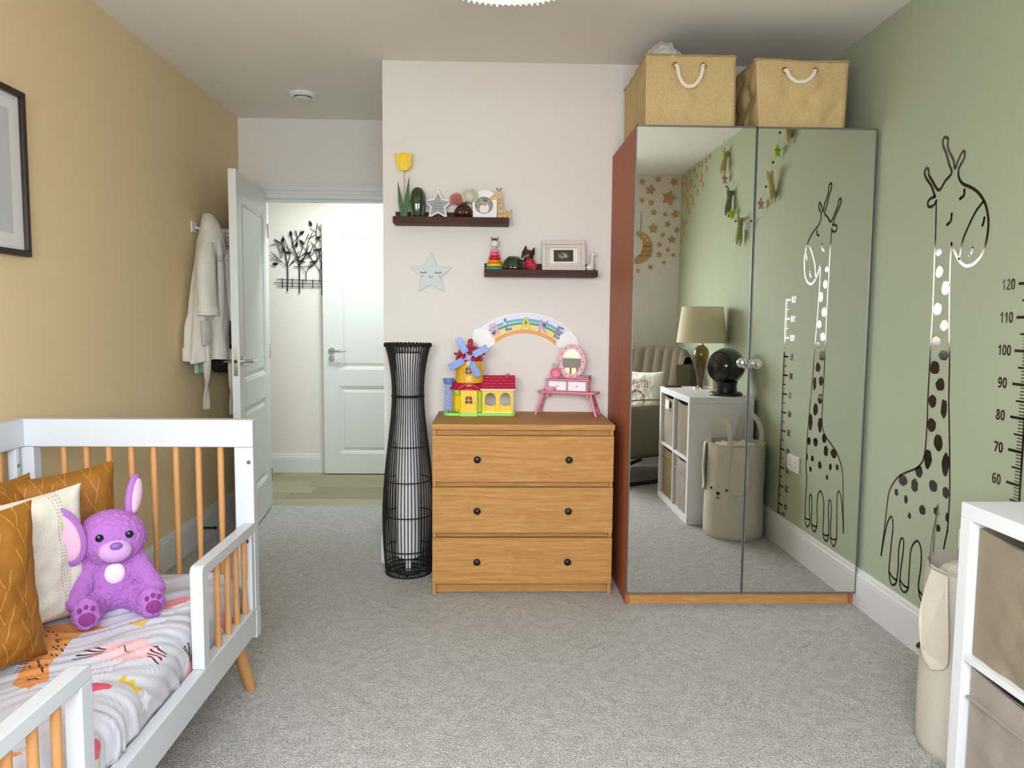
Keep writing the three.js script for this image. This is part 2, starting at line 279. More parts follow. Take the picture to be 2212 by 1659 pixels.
{ // window in the rear wall, behind the photographer
  const w = new THREE.Group(); w.name = 'window_1'; scene.add(w); tag(w, 'white framed casement window letting daylight into the bedroom', 'window', null, 'structure');
  const { x0, x1, y0, y1 } = WIN, m = M('#e8e8e6', 0.35), zf = ZB + 0.06, zb = ZB + 0.12, xm = (x0 + x1) / 2;
  mesh('frame', [box(x0, x1, y0, y0 + 0.06, zf, zb, 0.004), box(x0, x1, y1 - 0.06, y1, zf, zb, 0.004), box(x0, x0 + 0.06, y0 + 0.06, y1 - 0.06, zf, zb, 0.004), box(x1 - 0.06, x1, y0 + 0.06, y1 - 0.06, zf, zb, 0.004)], m, w);
  mesh('mullion', box(xm - 0.035, xm + 0.035, y0 + 0.06, y1 - 0.06, zf, zb, 0.004), m, w);
  const gl = new THREE.MeshPhysicalMaterial({ color: 0xffffff, roughness: 0, transmission: 1, thickness: 0, ior: 1.45 });
  for (const [a, b] of [[x0 + 0.06, xm - 0.035], [xm + 0.035, x1 - 0.06]]) mesh('pane', box(a, b, y0 + 0.06, y1 - 0.06, ZB + 0.088, ZB + 0.092, 0), gl, w);
  mesh('sill', box(x0 - 0.04, x1 + 0.04, y0 - 0.025, y0 + 0.002, ZB - 0.035, ZB + 0.06, 0.005), m, w);
  mesh('handle', [box(xm - 0.06, xm - 0.045, 1.40, 1.52, zf - 0.035, zf - 0.02, 0.004), box(xm - 0.06, xm - 0.045, 1.43, 1.46, zf - 0.03, zf, 0.003)], m, w);
}
for (const [lx, label] of [[-0.9, 'round white flush ceiling lamp in the hall above the doorway']]) { // flush hall ceiling lamp, out of sight above the doorway
  const l = thing('ceiling_lamp', label, 'ceiling lamp', [lx, 2.40, -1.42]);
  mesh('base', cyl(0.15, 0.15, 0.03, 0, -0.015, 0, 40), mat.white, l);
  mesh('diffuser', lathe([[0.001, -0.085], [0.06, -0.08], [0.11, -0.065], [0.138, -0.04], [0.14, -0.03]], 40), M('#ffffff', 0.5, { emissive: C('#fff6e6'), emissiveIntensity: 1.5, side: THREE.DoubleSide }), l);
  areaLight('hall_lamp', 0.26, 0.26, [lx, 2.30, -1.42], [lx, 0, -1.4201], new THREE.Color(0.88, 1, 0.97), 100);
}
// ---------- wardrobe with mirrored doors ----------
const WX0 = 0.603, WX1 = 1.595, WT = 2.010;
{
  const w = thing('wardrobe', 'tall reddish-brown wardrobe with two full-height mirror doors', 'wardrobe', [(WX0 + WX1) / 2, 0, 0.30]);
  const hw = (WX1 - WX0) / 2, F = 0.278, B = -0.295;
  mesh('side_panel', box(-hw, -hw + 0.018, 0, WT, B, F, 0.001, 'y', 1), mat.redwood, w);
  mesh('side_panel', box(hw - 0.018, hw, 0, WT, B, F, 0.001, 'y', 2), mat.redwood, w);
  mesh('top_panel', box(-hw + 0.018, hw - 0.018, WT - 0.018, WT, B, F, 0.001, 'x', 3), mat.redwood, w);
  mesh('back_panel', box(-hw + 0.018, hw - 0.018, 0.05, WT - 0.018, B, B + 0.006, 0), M('#8a6a50', 0.7), w);
  mesh('bottom_panel', box(-hw + 0.018, hw - 0.018, 0.05, 0.068, B, F, 0.001, 'x', 4), mat.redwood, w);
  mesh('plinth', box(-hw + 0.018, hw - 0.018, 0.0, 0.05, F - 0.02, F - 0.004, 0.001, 'x', 5), mat.oak, w, 'light oak plinth strip');
  const mirror = M('#e3e3df', 0.0, { metalness: 1 }), edge = M('#7b7c7d', 0.4, { metalness: 0.6 });
  const knobGlass = M('#f4f6f6', 0.05, { transmission: 1, thickness: 0.02, ior: 1.5 });
  for (const s of [-1, 1]) {
    const x0 = s < 0 ? -hw : 0.0015, x1 = s < 0 ? -0.0015 : hw, y0 = 0.054, y1 = 2.011;
    const d = mesh('door', [box(x0, x1, y0, y1, F + 0.002, F + 0.019, 0.0005)], M('#6a6a6a', 0.5), w);
    mesh('mirror', new THREE.BoxGeometry(x1 - x0 - 0.009, y1 - y0 - 0.014, 0.003).translate((x0 + x1) / 2, (y0 + y1) / 2, F + 0.0205), mirror, d, 'full-height mirror glass');
    mesh('frame', [box(x0, x0 + 0.0045, y0, y1, F + 0.018, F + 0.0235, 0.001), box(x1 - 0.0045, x1, y0, y1, F + 0.018, F + 0.0235, 0.001), box(x0, x1, y0, y0 + 0.008, F + 0.018, F + 0.0235, 0.001), box(x0, x1, y1 - 0.008, y1, F + 0.018, F + 0.0235, 0.001)], edge, d, 'thin grey metal frame of the mirror');
    mesh('knob', [lathe([[0.0001, 0.044], [0.015, 0.0435], [0.020, 0.040], [0.0215, 0.033], [0.019, 0.027], [0.010, 0.022], [0.0001, 0.0215]], 24).rotateX(Math.PI / 2).translate(s * 0.0225, 1.044, F + 0.018)], knobGlass, d, 'clear glass door knob');
    mesh('knob_stem', cyl(0.006, 0.008, 0.02, 0, 0, 0, 16).rotateX(Math.PI / 2).translate(s * 0.0225, 1.044, F + 0.031), mat.chrome, d);
  }
}
// ---------- chest of drawers ----------
const CX0 = -0.236, CX1 = 0.561, CT = 0.765;
{
  const c = thing('chest_of_drawers', 'oak veneer chest of three drawers with round black knobs', 'chest of drawers', [(CX0 + CX1) / 2, 0, 0.24]);
  const hw = (CX1 - CX0) / 2;
  mesh('top', box(-hw, hw, CT - 0.024, CT, -0.24, 0.24, 0.0015, 'x', 1), mat.oak, c);
  mesh('side_panel', box(-hw + 0.002, -hw + 0.018, 0, CT - 0.024, -0.24, 0.218, 0.001, 'y', 2), mat.oak, c);
  mesh('side_panel', box(hw - 0.018, hw - 0.002, 0, CT - 0.024, -0.24, 0.218, 0.001, 'y', 3), mat.oak, c);
  mesh('back_panel', box(-hw + 0.018, hw - 0.018, 0.04, CT - 0.024, -0.238, -0.234, 0), M('#a07c54', 0.7), c);
  mesh('plinth', box(-hw + 0.018, hw - 0.018, 0.004, 0.058, 0.18, 0.196, 0.001, 'x', 4), mat.oak, c);
  const rail = [[0.712, CT - 0.024], [0.484, 0.516], [0.258, 0.289]];
  for (const [a, b] of rail) mesh('rail', box(-hw + 0.018, hw - 0.018, a, b, 0.17, 0.203, 0.001, 'x', a * 9), mat.oak, c);
  [[0.512, 0.714], [0.285, 0.487], [0.056, 0.262]].forEach(([a, b], i) => {
    const d = mesh('drawer', [box(-hw + 0.003, hw - 0.003, a, b, 0.220, 0.2385, 0.0015, 'x', 6 + i * 2.3), box(-hw + 0.03, hw - 0.03, a + 0.02, b - 0.03, -0.2, 0.220, 0, 'x', 3)], mat.oak, c);
    for (const x of [-0.2, 0.198]) mesh('knob', lathe([[0.0001, 0.027], [0.008, 0.0265], [0.0135, 0.0235], [0.0155, 0.018], [0.0135, 0.012], [0.008, 0.008], [0.006, 0.004], [0.009, 0], [0.0001, 0]], 28).rotateX(Math.PI / 2).translate(x, (a + b) / 2, 0.2385), mat.black, d, 'round matt black knob');
  });
}
// ---------- storage baskets on the wardrobe ----------
const jute = M('#efcf95', 0.95, { map: juteTex, bumpMap: weaveBump, bumpScale: 0.0015 });
const ropeMat = M('#efe5d6', 0.9), brass = M('#b08d4a', 0.3, { metalness: 1 });
function basket(label, x0, x1, xt0, xt1, zf, zb, h, sag, seedN, ropeDrop, gx, gw) {
  const b = thing('storage_basket', label, 'basket', [(x0 + x1) / 2, WT + 0.001, (zf + zb) / 2]);
  const cx = (x0 + x1) / 2, cz = (zf + zb) / 2, N = 24;
  const wallSide = (inner) => {
    const off = inner ? -0.006 : 0;
    return grid(N * 4, 16, (u, v) => {
      const side = Math.min(3, (u * 4) | 0), t = u * 4 - side;
      const xa = (x0 + (xt0 - x0) * v) - cx - off, xb = (x1 + (xt1 - x1) * v) - cx + off, za = zb - cz - off, zf2 = zf - cz + off;
      let q = [[xa + (xb - xa) * t, zf2], [xb, zf2 + (za - zf2) * t], [xb + (xa - xb) * t, za], [xa, za + (zf2 - za) * t]][side];
      const e = Math.min(t, 1 - t) * 2, bulge = sag * Math.sin(Math.PI * v) * Math.sqrt(e) * (0.35 + 0.65 * noise3(side * 3.1 + seedN, t * 1.7, v * 1.4)) + 0.006 * noise3(side * 2 + seedN, t * 5, v * 3 + t * 4) * Math.min(1, e * 3) - sag * 0.45 * Math.pow(1 - Math.abs(noise3(side * 5 + seedN, (t - v * 0.55) * 2.1, 0.3)), 5) * Math.min(1, e * 2.5) * Math.sin(Math.PI * v);
      const n = [[0, 1], [1, 0], [0, -1], [-1, 0]][side];
      q = [q[0] + n[0] * bulge, q[1] + n[1] * bulge];
      const y = 0.003 + v * (h - 0.003) + (v > 0.9 ? 0.006 * noise3(u * 5, seedN, 1) * (v - 0.9) * 10 : 0);
      return [q[0], y, q[1], u * 1.4, v * h];
    });
  };
  const o = wallSide(false), i = wallSide(true); i.index.array.reverse(); i.computeVertexNormals();
  const rim = []; for (let k = 0; k <= N * 4; k += 3) { const p = o.attributes.position, j = 16 * (N * 4 + 1) + k; rim.push([p.getX(j) * 0.994, p.getY(j), p.getZ(j) * 0.994]); }
  mesh('body', [o, i, box(x0 - cx + 0.004, x1 - cx - 0.004, 0, 0.004, zb - cz + 0.004, zf - cz - 0.004, 0.001)], jute, b);
  mesh('rim', tube(rim.slice(0, -1), 0.0055, 160, 6, true), jute, b);
  const zt = zf - cz + 0.004, gy = h - 0.042;
  for (const [s, zz, d] of [[1, zt, 1], [-1, zb - cz - 0.004, -1]]) {
    const hd = new THREE.Group(); hd.name = 'handle'; b.add(hd); hd.userData.label = 'twisted white rope handle';
    const x = [gx - cx - gw / 2, gx - cx + gw / 2], pts = [[x[0], gy, zz - d * 0.008], [x[0] + 0.004, gy - 0.004, zz + d * 0.012], [x[0] + gw * 0.13, gy - ropeDrop * 0.6, zz + d * 0.016], [x[0] + gw * 0.32, gy - ropeDrop * 0.94, zz + d * 0.016], [(x[0] + x[1]) / 2, gy - ropeDrop, zz + d * 0.016], [x[1] - gw * 0.32, gy - ropeDrop * 0.92, zz + d * 0.016], [x[1] - gw * 0.13, gy - ropeDrop * 0.58, zz + d * 0.016], [x[1] - 0.004, gy - 0.004, zz + d * 0.012], [x[1], gy, zz - d * 0.008]];
    const cv = new THREE.CatmullRomCurve3(pts.map((p) => V(...p)), false, 'centripetal'), fr = cv.computeFrenetFrames(120, false);
    for (let st = 0; st < 3; st++) {   // three twisted strands
      const sp = []; for (let k = 0; k <= 120; k++) { const c = cv.getPointAt(k / 120), a = k / 120 * 40 + st * 2.094; sp.push(c.add(fr.normals[k].clone().multiplyScalar(0.0042 * Math.cos(a))).add(fr.binormals[k].clone().multiplyScalar(0.0042 * Math.sin(a)))); }
      mesh('strand', new THREE.TubeGeometry(new THREE.CatmullRomCurve3(sp), 150, 0.0046, 6), ropeMat, hd);
    }
    for (const q of x) mesh('grommet', new THREE.TorusGeometry(0.0105, 0.0025, 8, 20).translate(q, gy, zz + d * 0.003), brass, b, 'brass eyelet');
  }
  return b;
}
basket('tan jute storage basket on the wardrobe with a plastic bag stuffed in it', 0.648, 1.02, 0.645, 1.016, 0.558, 0.07, 0.29, 0.006, 3.3, 0.088, 0.823, 0.115);
basket('creased tan jute storage basket on the wardrobe beside the green wall', 1.118, 1.478, 1.098, 1.486, 0.558, 0.10, 0.278, 0.034, 8.1, 0.05, 1.28, 0.125);
{ // white plastic bag stuffed into the first basket
  const f = (p) => smin(smin(ellip(p, [0.755, 2.26, 0.36], [0.10, 0.16, 0.14]), ellip(p, [0.70, 2.24, 0.20], [0.05, 0.145, 0.10]), 0.05), ellip(p, [0.82, 2.22, 0.28], [0.12, 0.10, 0.14]), 0.05) + 0.012 * Math.abs(noise3(p[0] * 11, p[1] * 9, p[2] * 11)) + 0.003 * noise3(p[0] * 30, p[1] * 22, p[2] * 30);
  const m = mesh('plastic_bag', sdfMesh((p) => Math.max(f(p), 2.1 - p[1], 0.658 - p[0], 0.088 - p[2]), [0.77, 2.26, 0.31], 0.26, 88), M('#eceae6', 0.25, { transmission: 0.25, thickness: 0 }));
  tag(m, 'white translucent plastic bag stuffed into the jute basket', 'plastic bag');
}
// ---------- woven black floor lamp ----------
{
  const l = thing('floor_lamp', 'tall black rattan floor lamp with a white inner tube', 'floor lamp', [-0.372, 0, 0.155]);
  const prof = [[0, 0.106], [0.03, 0.109], [0.09, 0.114], [0.18, 0.119], [0.30, 0.121], [0.42, 0.115], [0.54, 0.104], [0.66, 0.090], [0.76, 0.079], [0.86, 0.073], [0.94, 0.076], [1.02, 0.087], [1.08, 0.100], [1.10, 0.106]];
  const R = (y) => { for (let i = 1; i < prof.length; i++) if (y <= prof[i][0]) { const a = prof[i - 1], b = prof[i], t = (y - a[0]) / (b[0] - a[0]); return a[1] + (b[1] - a[1]) * t; } return 0.106; };
  const rodM = M('#0e0d0d', 0.55), curve = new THREE.CatmullRomCurve3(prof.map((p) => V(p[1], p[0], 0)));
  const rod = new THREE.TubeGeometry(curve, 22, 0.0026, 5);
  for (let k = 0; k < 46; k++) { const m = mesh('rod', rod, rodM, l); m.rotation.y = k / 46 * Math.PI * 2 + 0.03; }
  const ring = (y, r, t = 0.003) => new THREE.TorusGeometry(r, t, 6, 56).rotateX(Math.PI / 2).translate(0, y, 0);
  for (const y of [0.125, 0.29, 0.455, 0.62, 0.855]) mesh('hoop', [ring(y, R(y) - 0.003), ...(y === 0.855 ? [ring(y + 0.005, R(y) + 0.002), ring(y - 0.002, R(y) + 0.003)] : [])], rodM, l);
  const twist = (y, r, n, amp) => { const pts = []; for (let i = 0; i < 140; i++) { const a = i / 140 * 2 * Math.PI; pts.push([(r + amp * Math.cos(n * a)) * Math.cos(a), y + amp * Math.sin(n * a), (r + amp * Math.cos(n * a)) * Math.sin(a)]); } return tube(pts, 0.0042, 280, 6, true); };
  mesh('rim', [twist(1.100, 0.106, 34, 0.003), twist(1.093, 0.1065, 34, -0.003)], rodM, l, 'plaited top rim');
  mesh('base_ring', [twist(0.006, 0.106, 34, 0.0015), ring(0.03, 0.1035), ring(0.05, 0.107), ring(0.006, 0.06, 0.004), bar([-0.106, 0.006, 0], [0.106, 0.006, 0], 0.004), bar([0, 0.006, -0.106], [0, 0.006, 0.106], 0.004)], rodM, l);
  mesh('paper_tube', new THREE.CylinderGeometry(0.056, 0.056, 0.98, 40, 1, true).translate(0, 0.57, 0), M('#f6f6f8', 0.8, { side: THREE.DoubleSide }), l, 'white paper tube inside the cage');
  mesh('tube_ring', [ring(0.08, 0.056, 0.003), ring(1.06, 0.056, 0.002), ...[0, 2.1, 4.2].map((a) => bar([0.056 * Math.cos(a), 0.08, 0.056 * Math.sin(a)], [0.110 * Math.cos(a), 0.03, 0.110 * Math.sin(a)], 0.002))], rodM, l);
  mesh('bulb', [sph(0.028, 0, 0.22, 0), cyl(0.014, 0.014, 0.2, 0, 0.11, 0, 16)], M('#f2f2ee', 0.4), l);
}
// ---------- toddler bed ----------
{
  const b = thing('toddler_bed', 'white toddler bed with beech spindles and angled wooden legs', 'bed', [-1.12, 0, 2.0]);
  const X = (x) => x + 1.12, Z = (z) => z - 2.0, W = mat.bedWhite, x0 = -1.498, x1 = -0.745, z0 = 1.258, z1 = 2.742;
  const bx = (a, c, d, e, f, g, r = 0.004) => box(X(a), X(c), d, e, Z(f), Z(g), r);
  const spin = (x, ya, yb, z, w1 = 1) => { const L = yb - ya, pr = []; for (let i = 0; i <= 12; i++) { const t = i / 12; pr.push([0.0088 * w1 * (1 - 0.22 * Math.exp(-((t - 0.33) ** 2) / 0.02)) + 0.0009 * Math.exp(-((t - 0.12) ** 2) / 0.008), ya + L * t]); } return lathe(pr, 12).translate(X(x), 0, Z(z)); };
  for (const e of [0, 1]) {   // end panels
    const za = e ? z1 - 0.042 : z0, zb = za + 0.042;
    mesh('end_rail', bx(x0, x1, 0.80, 0.889, za, zb), W, b);
    for (const [xa, xb] of [[x0, x0 + 0.06], [x1 - 0.06, x1]]) { mesh('post', bx(xa, xb, 0.262, 0.7995, za, zb), W, b); mesh('post_foot', bx(xa, xb + (xb === x1 ? 0.002 : 0), 0.168, 0.2615, za - 0.002, zb, 0.003), W, b); }
    mesh('lower_end_rail', bx(x0 + 0.06, x1 - 0.06, 0.19, 0.28, za + 0.006, zb - 0.006), W, b);
    for (let k = 0; k < 8; k++) mesh('spindle', spin(-1.354 + k * 0.0712, 0.27, 0.805, za + 0.021, 1.15), mat.beech, b);
    mesh('bolt', [cyl(0.0065, 0.0065, 0.003, 0, 0, 0, 16).rotateX(Math.PI / 2).translate(X(x1 - 0.014), 0.752, Z(e ? za : zb) + (e ? -0.001 : 0.001))], mat.screw, b);
  }
  // tall back side against the beige wall
  mesh('back_rail', bx(x0, x0 + 0.032, 0.80, 0.889, z0 + 0.042, z1 - 0.042), W, b);
  mesh('lower_back_rail', bx(x0, x0 + 0.03, 0.19, 0.28, z0 + 0.042, z1 - 0.042), W, b);
  for (const z of [z0 + 0.062, z1 - 0.082]) { mesh('post', bx(x0 + 0.002, x0 + 0.03, 0.28, 0.80, z, z + 0.02), W, b); mesh('bolt', [cyl(0.006, 0.006, 0.003, 0, 0, 0, 16).rotateZ(Math.PI / 2).translate(X(x0 + 0.031), 0.745, Z(z + 0.01))], mat.screw, b); }
  for (let k = 0; k < 17; k++) mesh('spindle', spin(x0 + 0.016, 0.27, 0.805, 1.40 + k * 0.0755, 1.15), mat.beech, b);
  // low open side with two guard rails
  mesh('side_rail', bx(x1 - 0.034, x1, 0.185, 0.272, z0 + 0.042, z1 - 0.042), W, b);
  for (const e of [0, 1]) {
    const za = e ? 2.30 : z0 + 0.042, zb = e ? z1 - 0.042 : 1.745, zp = e ? za : zb - 0.04;
    const g = new THREE.Group(); g.name = 'guard_rail'; b.add(g);
    const s = new THREE.Shape(), L = zb - za, q = 0.02; // rounded free end
    if (e) { s.moveTo(L, 0); s.lineTo(L, 0.032); s.lineTo(q, 0.032); s.quadraticCurveTo(0, 0.032, 0, 0.032 - q); s.lineTo(0, 0); } else { s.moveTo(0, 0); s.lineTo(L, 0); s.lineTo(L, 0.032 - q); s.quadraticCurveTo(L, 0.032, L - q, 0.032); s.lineTo(0, 0.032); }
    s.closePath();
    mesh('guard_top', prism(s, 0.034, 0.002, 8).rotateY(-Math.PI / 2).translate(X(x1), 0.522, Z(za)), W, g);
    mesh('guard_post', bx(x1 - 0.034, x1, 0.2725, 0.5215, zp, zp + 0.04, 0.003), W, g);
    const ze = e ? zb - 0.028 : za; mesh('guard_post', bx(x1 - 0.032, x1 - 0.002, 0.2725, 0.5215, ze, ze + 0.028, 0.003), W, g);
    const zs = e ? [2.395, 2.465, 2.535, 2.605] : [1.358, 1.436, 1.51, 1.594];
    for (const z of zs.slice(0, 5)) mesh('spindle', spin(x1 - 0.017, 0.27, 0.5225, z, 1.05), mat.beech, g);
    mesh('bolt', [cyl(0.0065, 0.0065, 0.003, 0, 0, 0, 16).rotateX(Math.PI / 2).translate(X(x1 - 0.016), 0.50, Z(e ? ze - 0.001 : ze + 0.029))], mat.screw, g);
  }
  for (let k = 0; k < 12; k++) mesh('slat', bx(x0 + 0.03, x1 - 0.034, 0.212, 0.226, 1.33 + k * 0.112, 1.39 + k * 0.112, 0.002), mat.beech, b);
  for (const [x, z, dx, dz] of [[x1 - 0.05, z0 + 0.10, 0.03, -0.05], [x0 + 0.05, z0 + 0.10, -0.02, -0.05], [x1 - 0.05, z1 - 0.10, 0.03, 0.05], [x0 + 0.05, z1 - 0.10, -0.02, 0.05]]) mesh('leg', bar([X(x + dx), 0.0, Z(z + dz)], [X(x), 0.19, Z(z)], 0.0165, 20, 0.022), mat.beech, b);
}
// mattress in its printed sheet
{
  const top = 0.40, x0 = -1.462, x1 = -0.782, z0 = 1.306, z1 = 2.69;
  const tex = canvasTex(900, 1400, (g, w, h) => {   // 1000 px per metre, u = across the bed, v = along it
    g.fillStyle = '#c9c8d2'; g.fillRect(0, 0, w, h);
    const at = (x, z) => [(x - x0) * 1000, (z - z0) * 1000];
    const poly = (c, pts) => { g.fillStyle = c; g.beginPath(); pts.forEach((p, i) => { const q = at(...p); i ? g.lineTo(...q) : g.moveTo(...q); }); g.closePath(); g.fill(); };
    const blob = (c, x, z, a, b, r = 0) => { const q = at(x, z); g.fillStyle = c; g.beginPath(); g.ellipse(q[0], q[1], a * 1000, b * 1000, r, 0, 7); g.fill(); };
    const stroke = (c, w2, pts) => { g.strokeStyle = c; g.lineWidth = w2; g.lineCap = 'round'; g.lineJoin = 'round'; g.beginPath(); pts.forEach((p, i) => { const q = at(...p); i ? g.lineTo(...q) : g.moveTo(...q); }); g.stroke(); };
    const star = (c, x, z, r) => { const q = at(x, z); g.fillStyle = c; g.beginPath(); starPts(r, r * 0.45).forEach((p, i) => { const s = [q[0] + p[0] * 1000, q[1] - p[1] * 1000]; i ? g.lineTo(...s) : g.moveTo(...s); }); g.fill(); };
    const crown = (x, z, r) => poly('#d8b53c', [[x - r, z + r * 0.6], [x - r * 1.1, z - r * 0.7], [x - r * 0.4, z], [x, z - r], [x + r * 0.4, z], [x + r * 1.1, z - r * 0.7], [x + r, z + r * 0.6]]);
    const heart = (x, z, r) => { blob('#d5566d', x - r * 0.45, z, r * 0.55, r * 0.55); blob('#d5566d', x + r * 0.45, z, r * 0.55, r * 0.55); poly('#d5566d', [[x - r * 0.95, z + r * 0.2], [x + r * 0.95, z + r * 0.2], [x, z + r * 1.3]]); };
    const unicorn = (x, z) => { blob('#e9e8ee', x, z, 0.06, 0.035, -0.5); blob('#e9e8ee', x - 0.035, z + 0.04, 0.028, 0.016, 0.6); poly('#e9929b', [[x - 0.07, z - 0.01], [x - 0.02, z - 0.075], [x + 0.06, z - 0.09], [x + 0.01, z - 0.04], [x - 0.03, z + 0.02]]); stroke('#5b4a55', 3, [[x - 0.01, z + 0.01], [x - 0.02, z + 0.02], [x - 0.03, z + 0.015]]); };
    const giraffe = (x, z, s = 1) => {
      poly('#dd9352', [[x - 0.10, z - 0.06], [x + 0.02, z - 0.10], [x + 0.10, z - 0.07], [x + 0.05, z - 0.02], [x + 0.06, z + 0.06], [x + 0.08, z + 0.17], [x + 0.12, z + 0.24], [x + 0.10, z + 0.28], [x + 0.05, z + 0.26], [x + 0.02, z + 0.16], [x - 0.01, z + 0.04], [x - 0.09, z + 0.0]]);
      for (let k = 0; k < 26; k++) { const u = rnd(-0.06, 0.05), v = rnd(-0.07, 0.2), xx = x + u * (v > 0.02 ? 0.35 : 1) + (v > 0.02 ? 0.03 + v * 0.15 : 0); stroke('#4a3326', 4, [[xx, z + v], [xx + 0.008, z + v + 0.008]]); }
      for (let k = 0; k < 14; k++) stroke('#3a3030', 3, [[x - 0.015 + k * 0.004, z + 0.03 + k * 0.013], [x - 0.03 + k * 0.004, z + 0.036 + k * 0.013]]);
      stroke('#3a3030', 4, [[x + 0.07, z + 0.235], [x + 0.085, z + 0.228], [x + 0.1, z + 0.24]]);
    };
    const cat = (x, z) => { blob('#e7b3b8', x, z, 0.065, 0.05, -0.4); blob('#ecc0c4', x - 0.045, z + 0.02, 0.04, 0.035); blob('#ecc0c4', x + 0.05, z - 0.015, 0.035, 0.035);
      for (let k = 0; k < 4; k++) { stroke('#2e2a34', 5, [[x + 0.045 + k * 0.004, z - 0.035 + k * 0.014], [x + 0.085, z - 0.05 + k * 0.018]]); stroke('#2e2a34', 5, [[x - 0.05, z + 0.0 + k * 0.010], [x - 0.10, z + 0.0 + k * 0.018]]); }
      stroke('#3a3038', 3, [[x - 0.02, z + 0.005], [x - 0.01, z - 0.01], [x, z + 0.004], [x + 0.012, z + 0.004]]); };
    const llama = (x, z) => { blob('#dfdac8', x, z, 0.085, 0.075, 0.3); blob('#dfdac8', x + 0.06, z - 0.1, 0.03, 0.09, 0.3); blob('#e2687f', x - 0.03, z - 0.06, 0.022, 0.024); blob('#e2687f', x + 0.02, z + 0.07, 0.02, 0.024); poly('#e37f91', [[x + 0.04, z - 0.20], [x + 0.10, z - 0.18], [x + 0.115, z - 0.04], [x + 0.09, z + 0.03], [x + 0.05, z - 0.02]]); for (let k = 0; k < 16; k++) blob('#ffffff', x + rnd(0.055, 0.1), z + rnd(-0.17, 0.0), 0.004, 0.004); stroke('#3a3038', 3, [[x + 0.0, z - 0.02], [x - 0.01, z], [x + 0.01, z + 0.01], [x, z + 0.03]]); stroke('#3a3038', 3, [[x + 0.02, z - 0.03], [x + 0.03, z - 0.05]]); };
    giraffe(-1.09, 1.82); cat(-0.872, 1.905); unicorn(-0.87, 1.61); crown(-0.926, 1.73, 0.022); crown(-0.80, 2.03, 0.022); heart(-0.85, 2.085, 0.024); star('#e8e8ee', -0.745, 2.02, 0.03); llama(-0.72, 2.29);
    unicorn(-1.25, 2.2); cat(-1.2, 2.5); giraffe(-0.95, 2.42); heart(-1.1, 2.35, 0.024); star('#e8e8ee', -1.0, 2.55, 0.03); llama(-1.30, 1.6); crown(-1.2, 1.45, 0.022); unicorn(-0.68, 1.5); cat(-0.66, 1.72); star('#e8e8ee', -1.0, 1.42, 0.03); heart(-0.66, 1.95, 0.022);
  });
  const prof = [];   // arc across: up the wall side, over the top, down the open side
  const N = 120;
  const geo = grid(N, 240, (u, v) => {
    const z = z0 + (z1 - z0) * v, s = -0.14 + u * (0.68 + 0.30), wTop = 0.68, r = 0.075;
    let x, y;
    if (s < 0) { x = x0 - 0.0; y = top + s; } else if (s < wTop - r) { x = x0 + s; y = top; } else { const a = Math.min((s - (wTop - r)) / r, Math.PI / 2), rest = s - (wTop - r) - r * Math.PI / 2; x = x0 + wTop - r + r * Math.sin(a); y = top - r * (1 - Math.cos(a)) - Math.max(rest, 0); }
    const e = Math.min(v, 1 - v) * (z1 - z0), endDrop = e < 0.05 ? (1 - Math.sqrt(1 - ((0.05 - e) / 0.05) ** 2)) * 0.05 : 0;
    const k = Math.max(0, Math.min(1, (s - 0.25) / 0.4));
    const cr = z + s * 0.9 + 0.10 * noise3(z * 2.3, s * 2.6, 11), ridge = (f, q) => Math.pow(1 - Math.abs(noise3(cr * f, s * 1.8, q)), 3);
    const wr = 0.009 * k * ridge(8, 3) + 0.006 * k * ridge(15, 5) + 0.007 * k * noise3(cr * 11, s * 2.5, 7) - 0.008 * k + 0.006 * noise3(x * 4, 1, z * 4);
    const side = Math.max(0, s - (wTop - r)) > 0 ? 1 : 0;
    const mid = z > 1.80 && z < 2.24 ? Math.sin((z - 1.80) / 0.44 * Math.PI) : 0;
    y += wr * (side ? 0.4 : 1) - endDrop; x += side * wr * 0.9 + (side ? 0.012 * mid * Math.min(1, (s - wTop + r) / 0.08) : 0);
    if (x > -0.785 && !(z > 1.76 && z < 2.25)) x = -0.785;
    if (x > -0.752) x = -0.752;
    if (y < 0.275) x = Math.min(x, -0.786);
    if (y < 0.24) y = 0.24;
    return [x + 1.12, y - 0.226, z - 2.0, Math.max(0, s) / 0.9, 1 - (z - z0) / 1.4];
  });
  const m = thing('mattress', 'cot mattress in a grey sheet printed with animals and crowns', 'mattress', [-1.12, 0.226, 2.0]);
  mesh('sheet', geo, M('#ffffff', 0.85, { map: tex, side: THREE.DoubleSide, sheen: 0.2, sheenRoughness: 0.5 }), m);
  mesh('core', box(-0.33, 0.325, 0.002, 0.15, -0.68, 0.68, 0.03), M('#d8d8dc', 0.9), m);
}
// ---------- picture ledges ----------
function ledge(label, x0, x1, y) {   // y = top of the ledge floor
  const s = thing('picture_ledge', label, 'shelf', [(x0 + x1) / 2, y - 0.03, 0]);
  const hw = (x1 - x0) / 2, o = y * 3;
  mesh('back_board', box(-hw, hw, 0.0, 0.066, 0.0, 0.012, 0.001, 'x', o), mat.walnut, s);
  mesh('base_board', box(-hw, hw, 0.0, 0.0265, 0.012, 0.104, 0.001, 'x', o + 1), mat.walnut, s);
  mesh('front_lip', box(-hw, hw, 0.0, 0.031, 0.104, 0.116, 0.001, 'x', o + 2), mat.walnut, s);
}
ledge('dark walnut picture ledge holding the yellow tulip and tall cactus', -0.445, 0.101, 1.697);
ledge('dark walnut picture ledge holding the stacking toy and wooden frame', -0.015, 0.526, 1.455);
const S1 = 1.6942, S2 = 1.4522, SZ = 0.062;   // resting heights of the two ledges
const potteryGreen = M('#16301a', 0.12, { clearcoat: 1, clearcoatRoughness: 0.05 }), ribGreen = M('#3f5c34', 0.15, { clearcoat: 1, clearcoatRoughness: 0.05 });
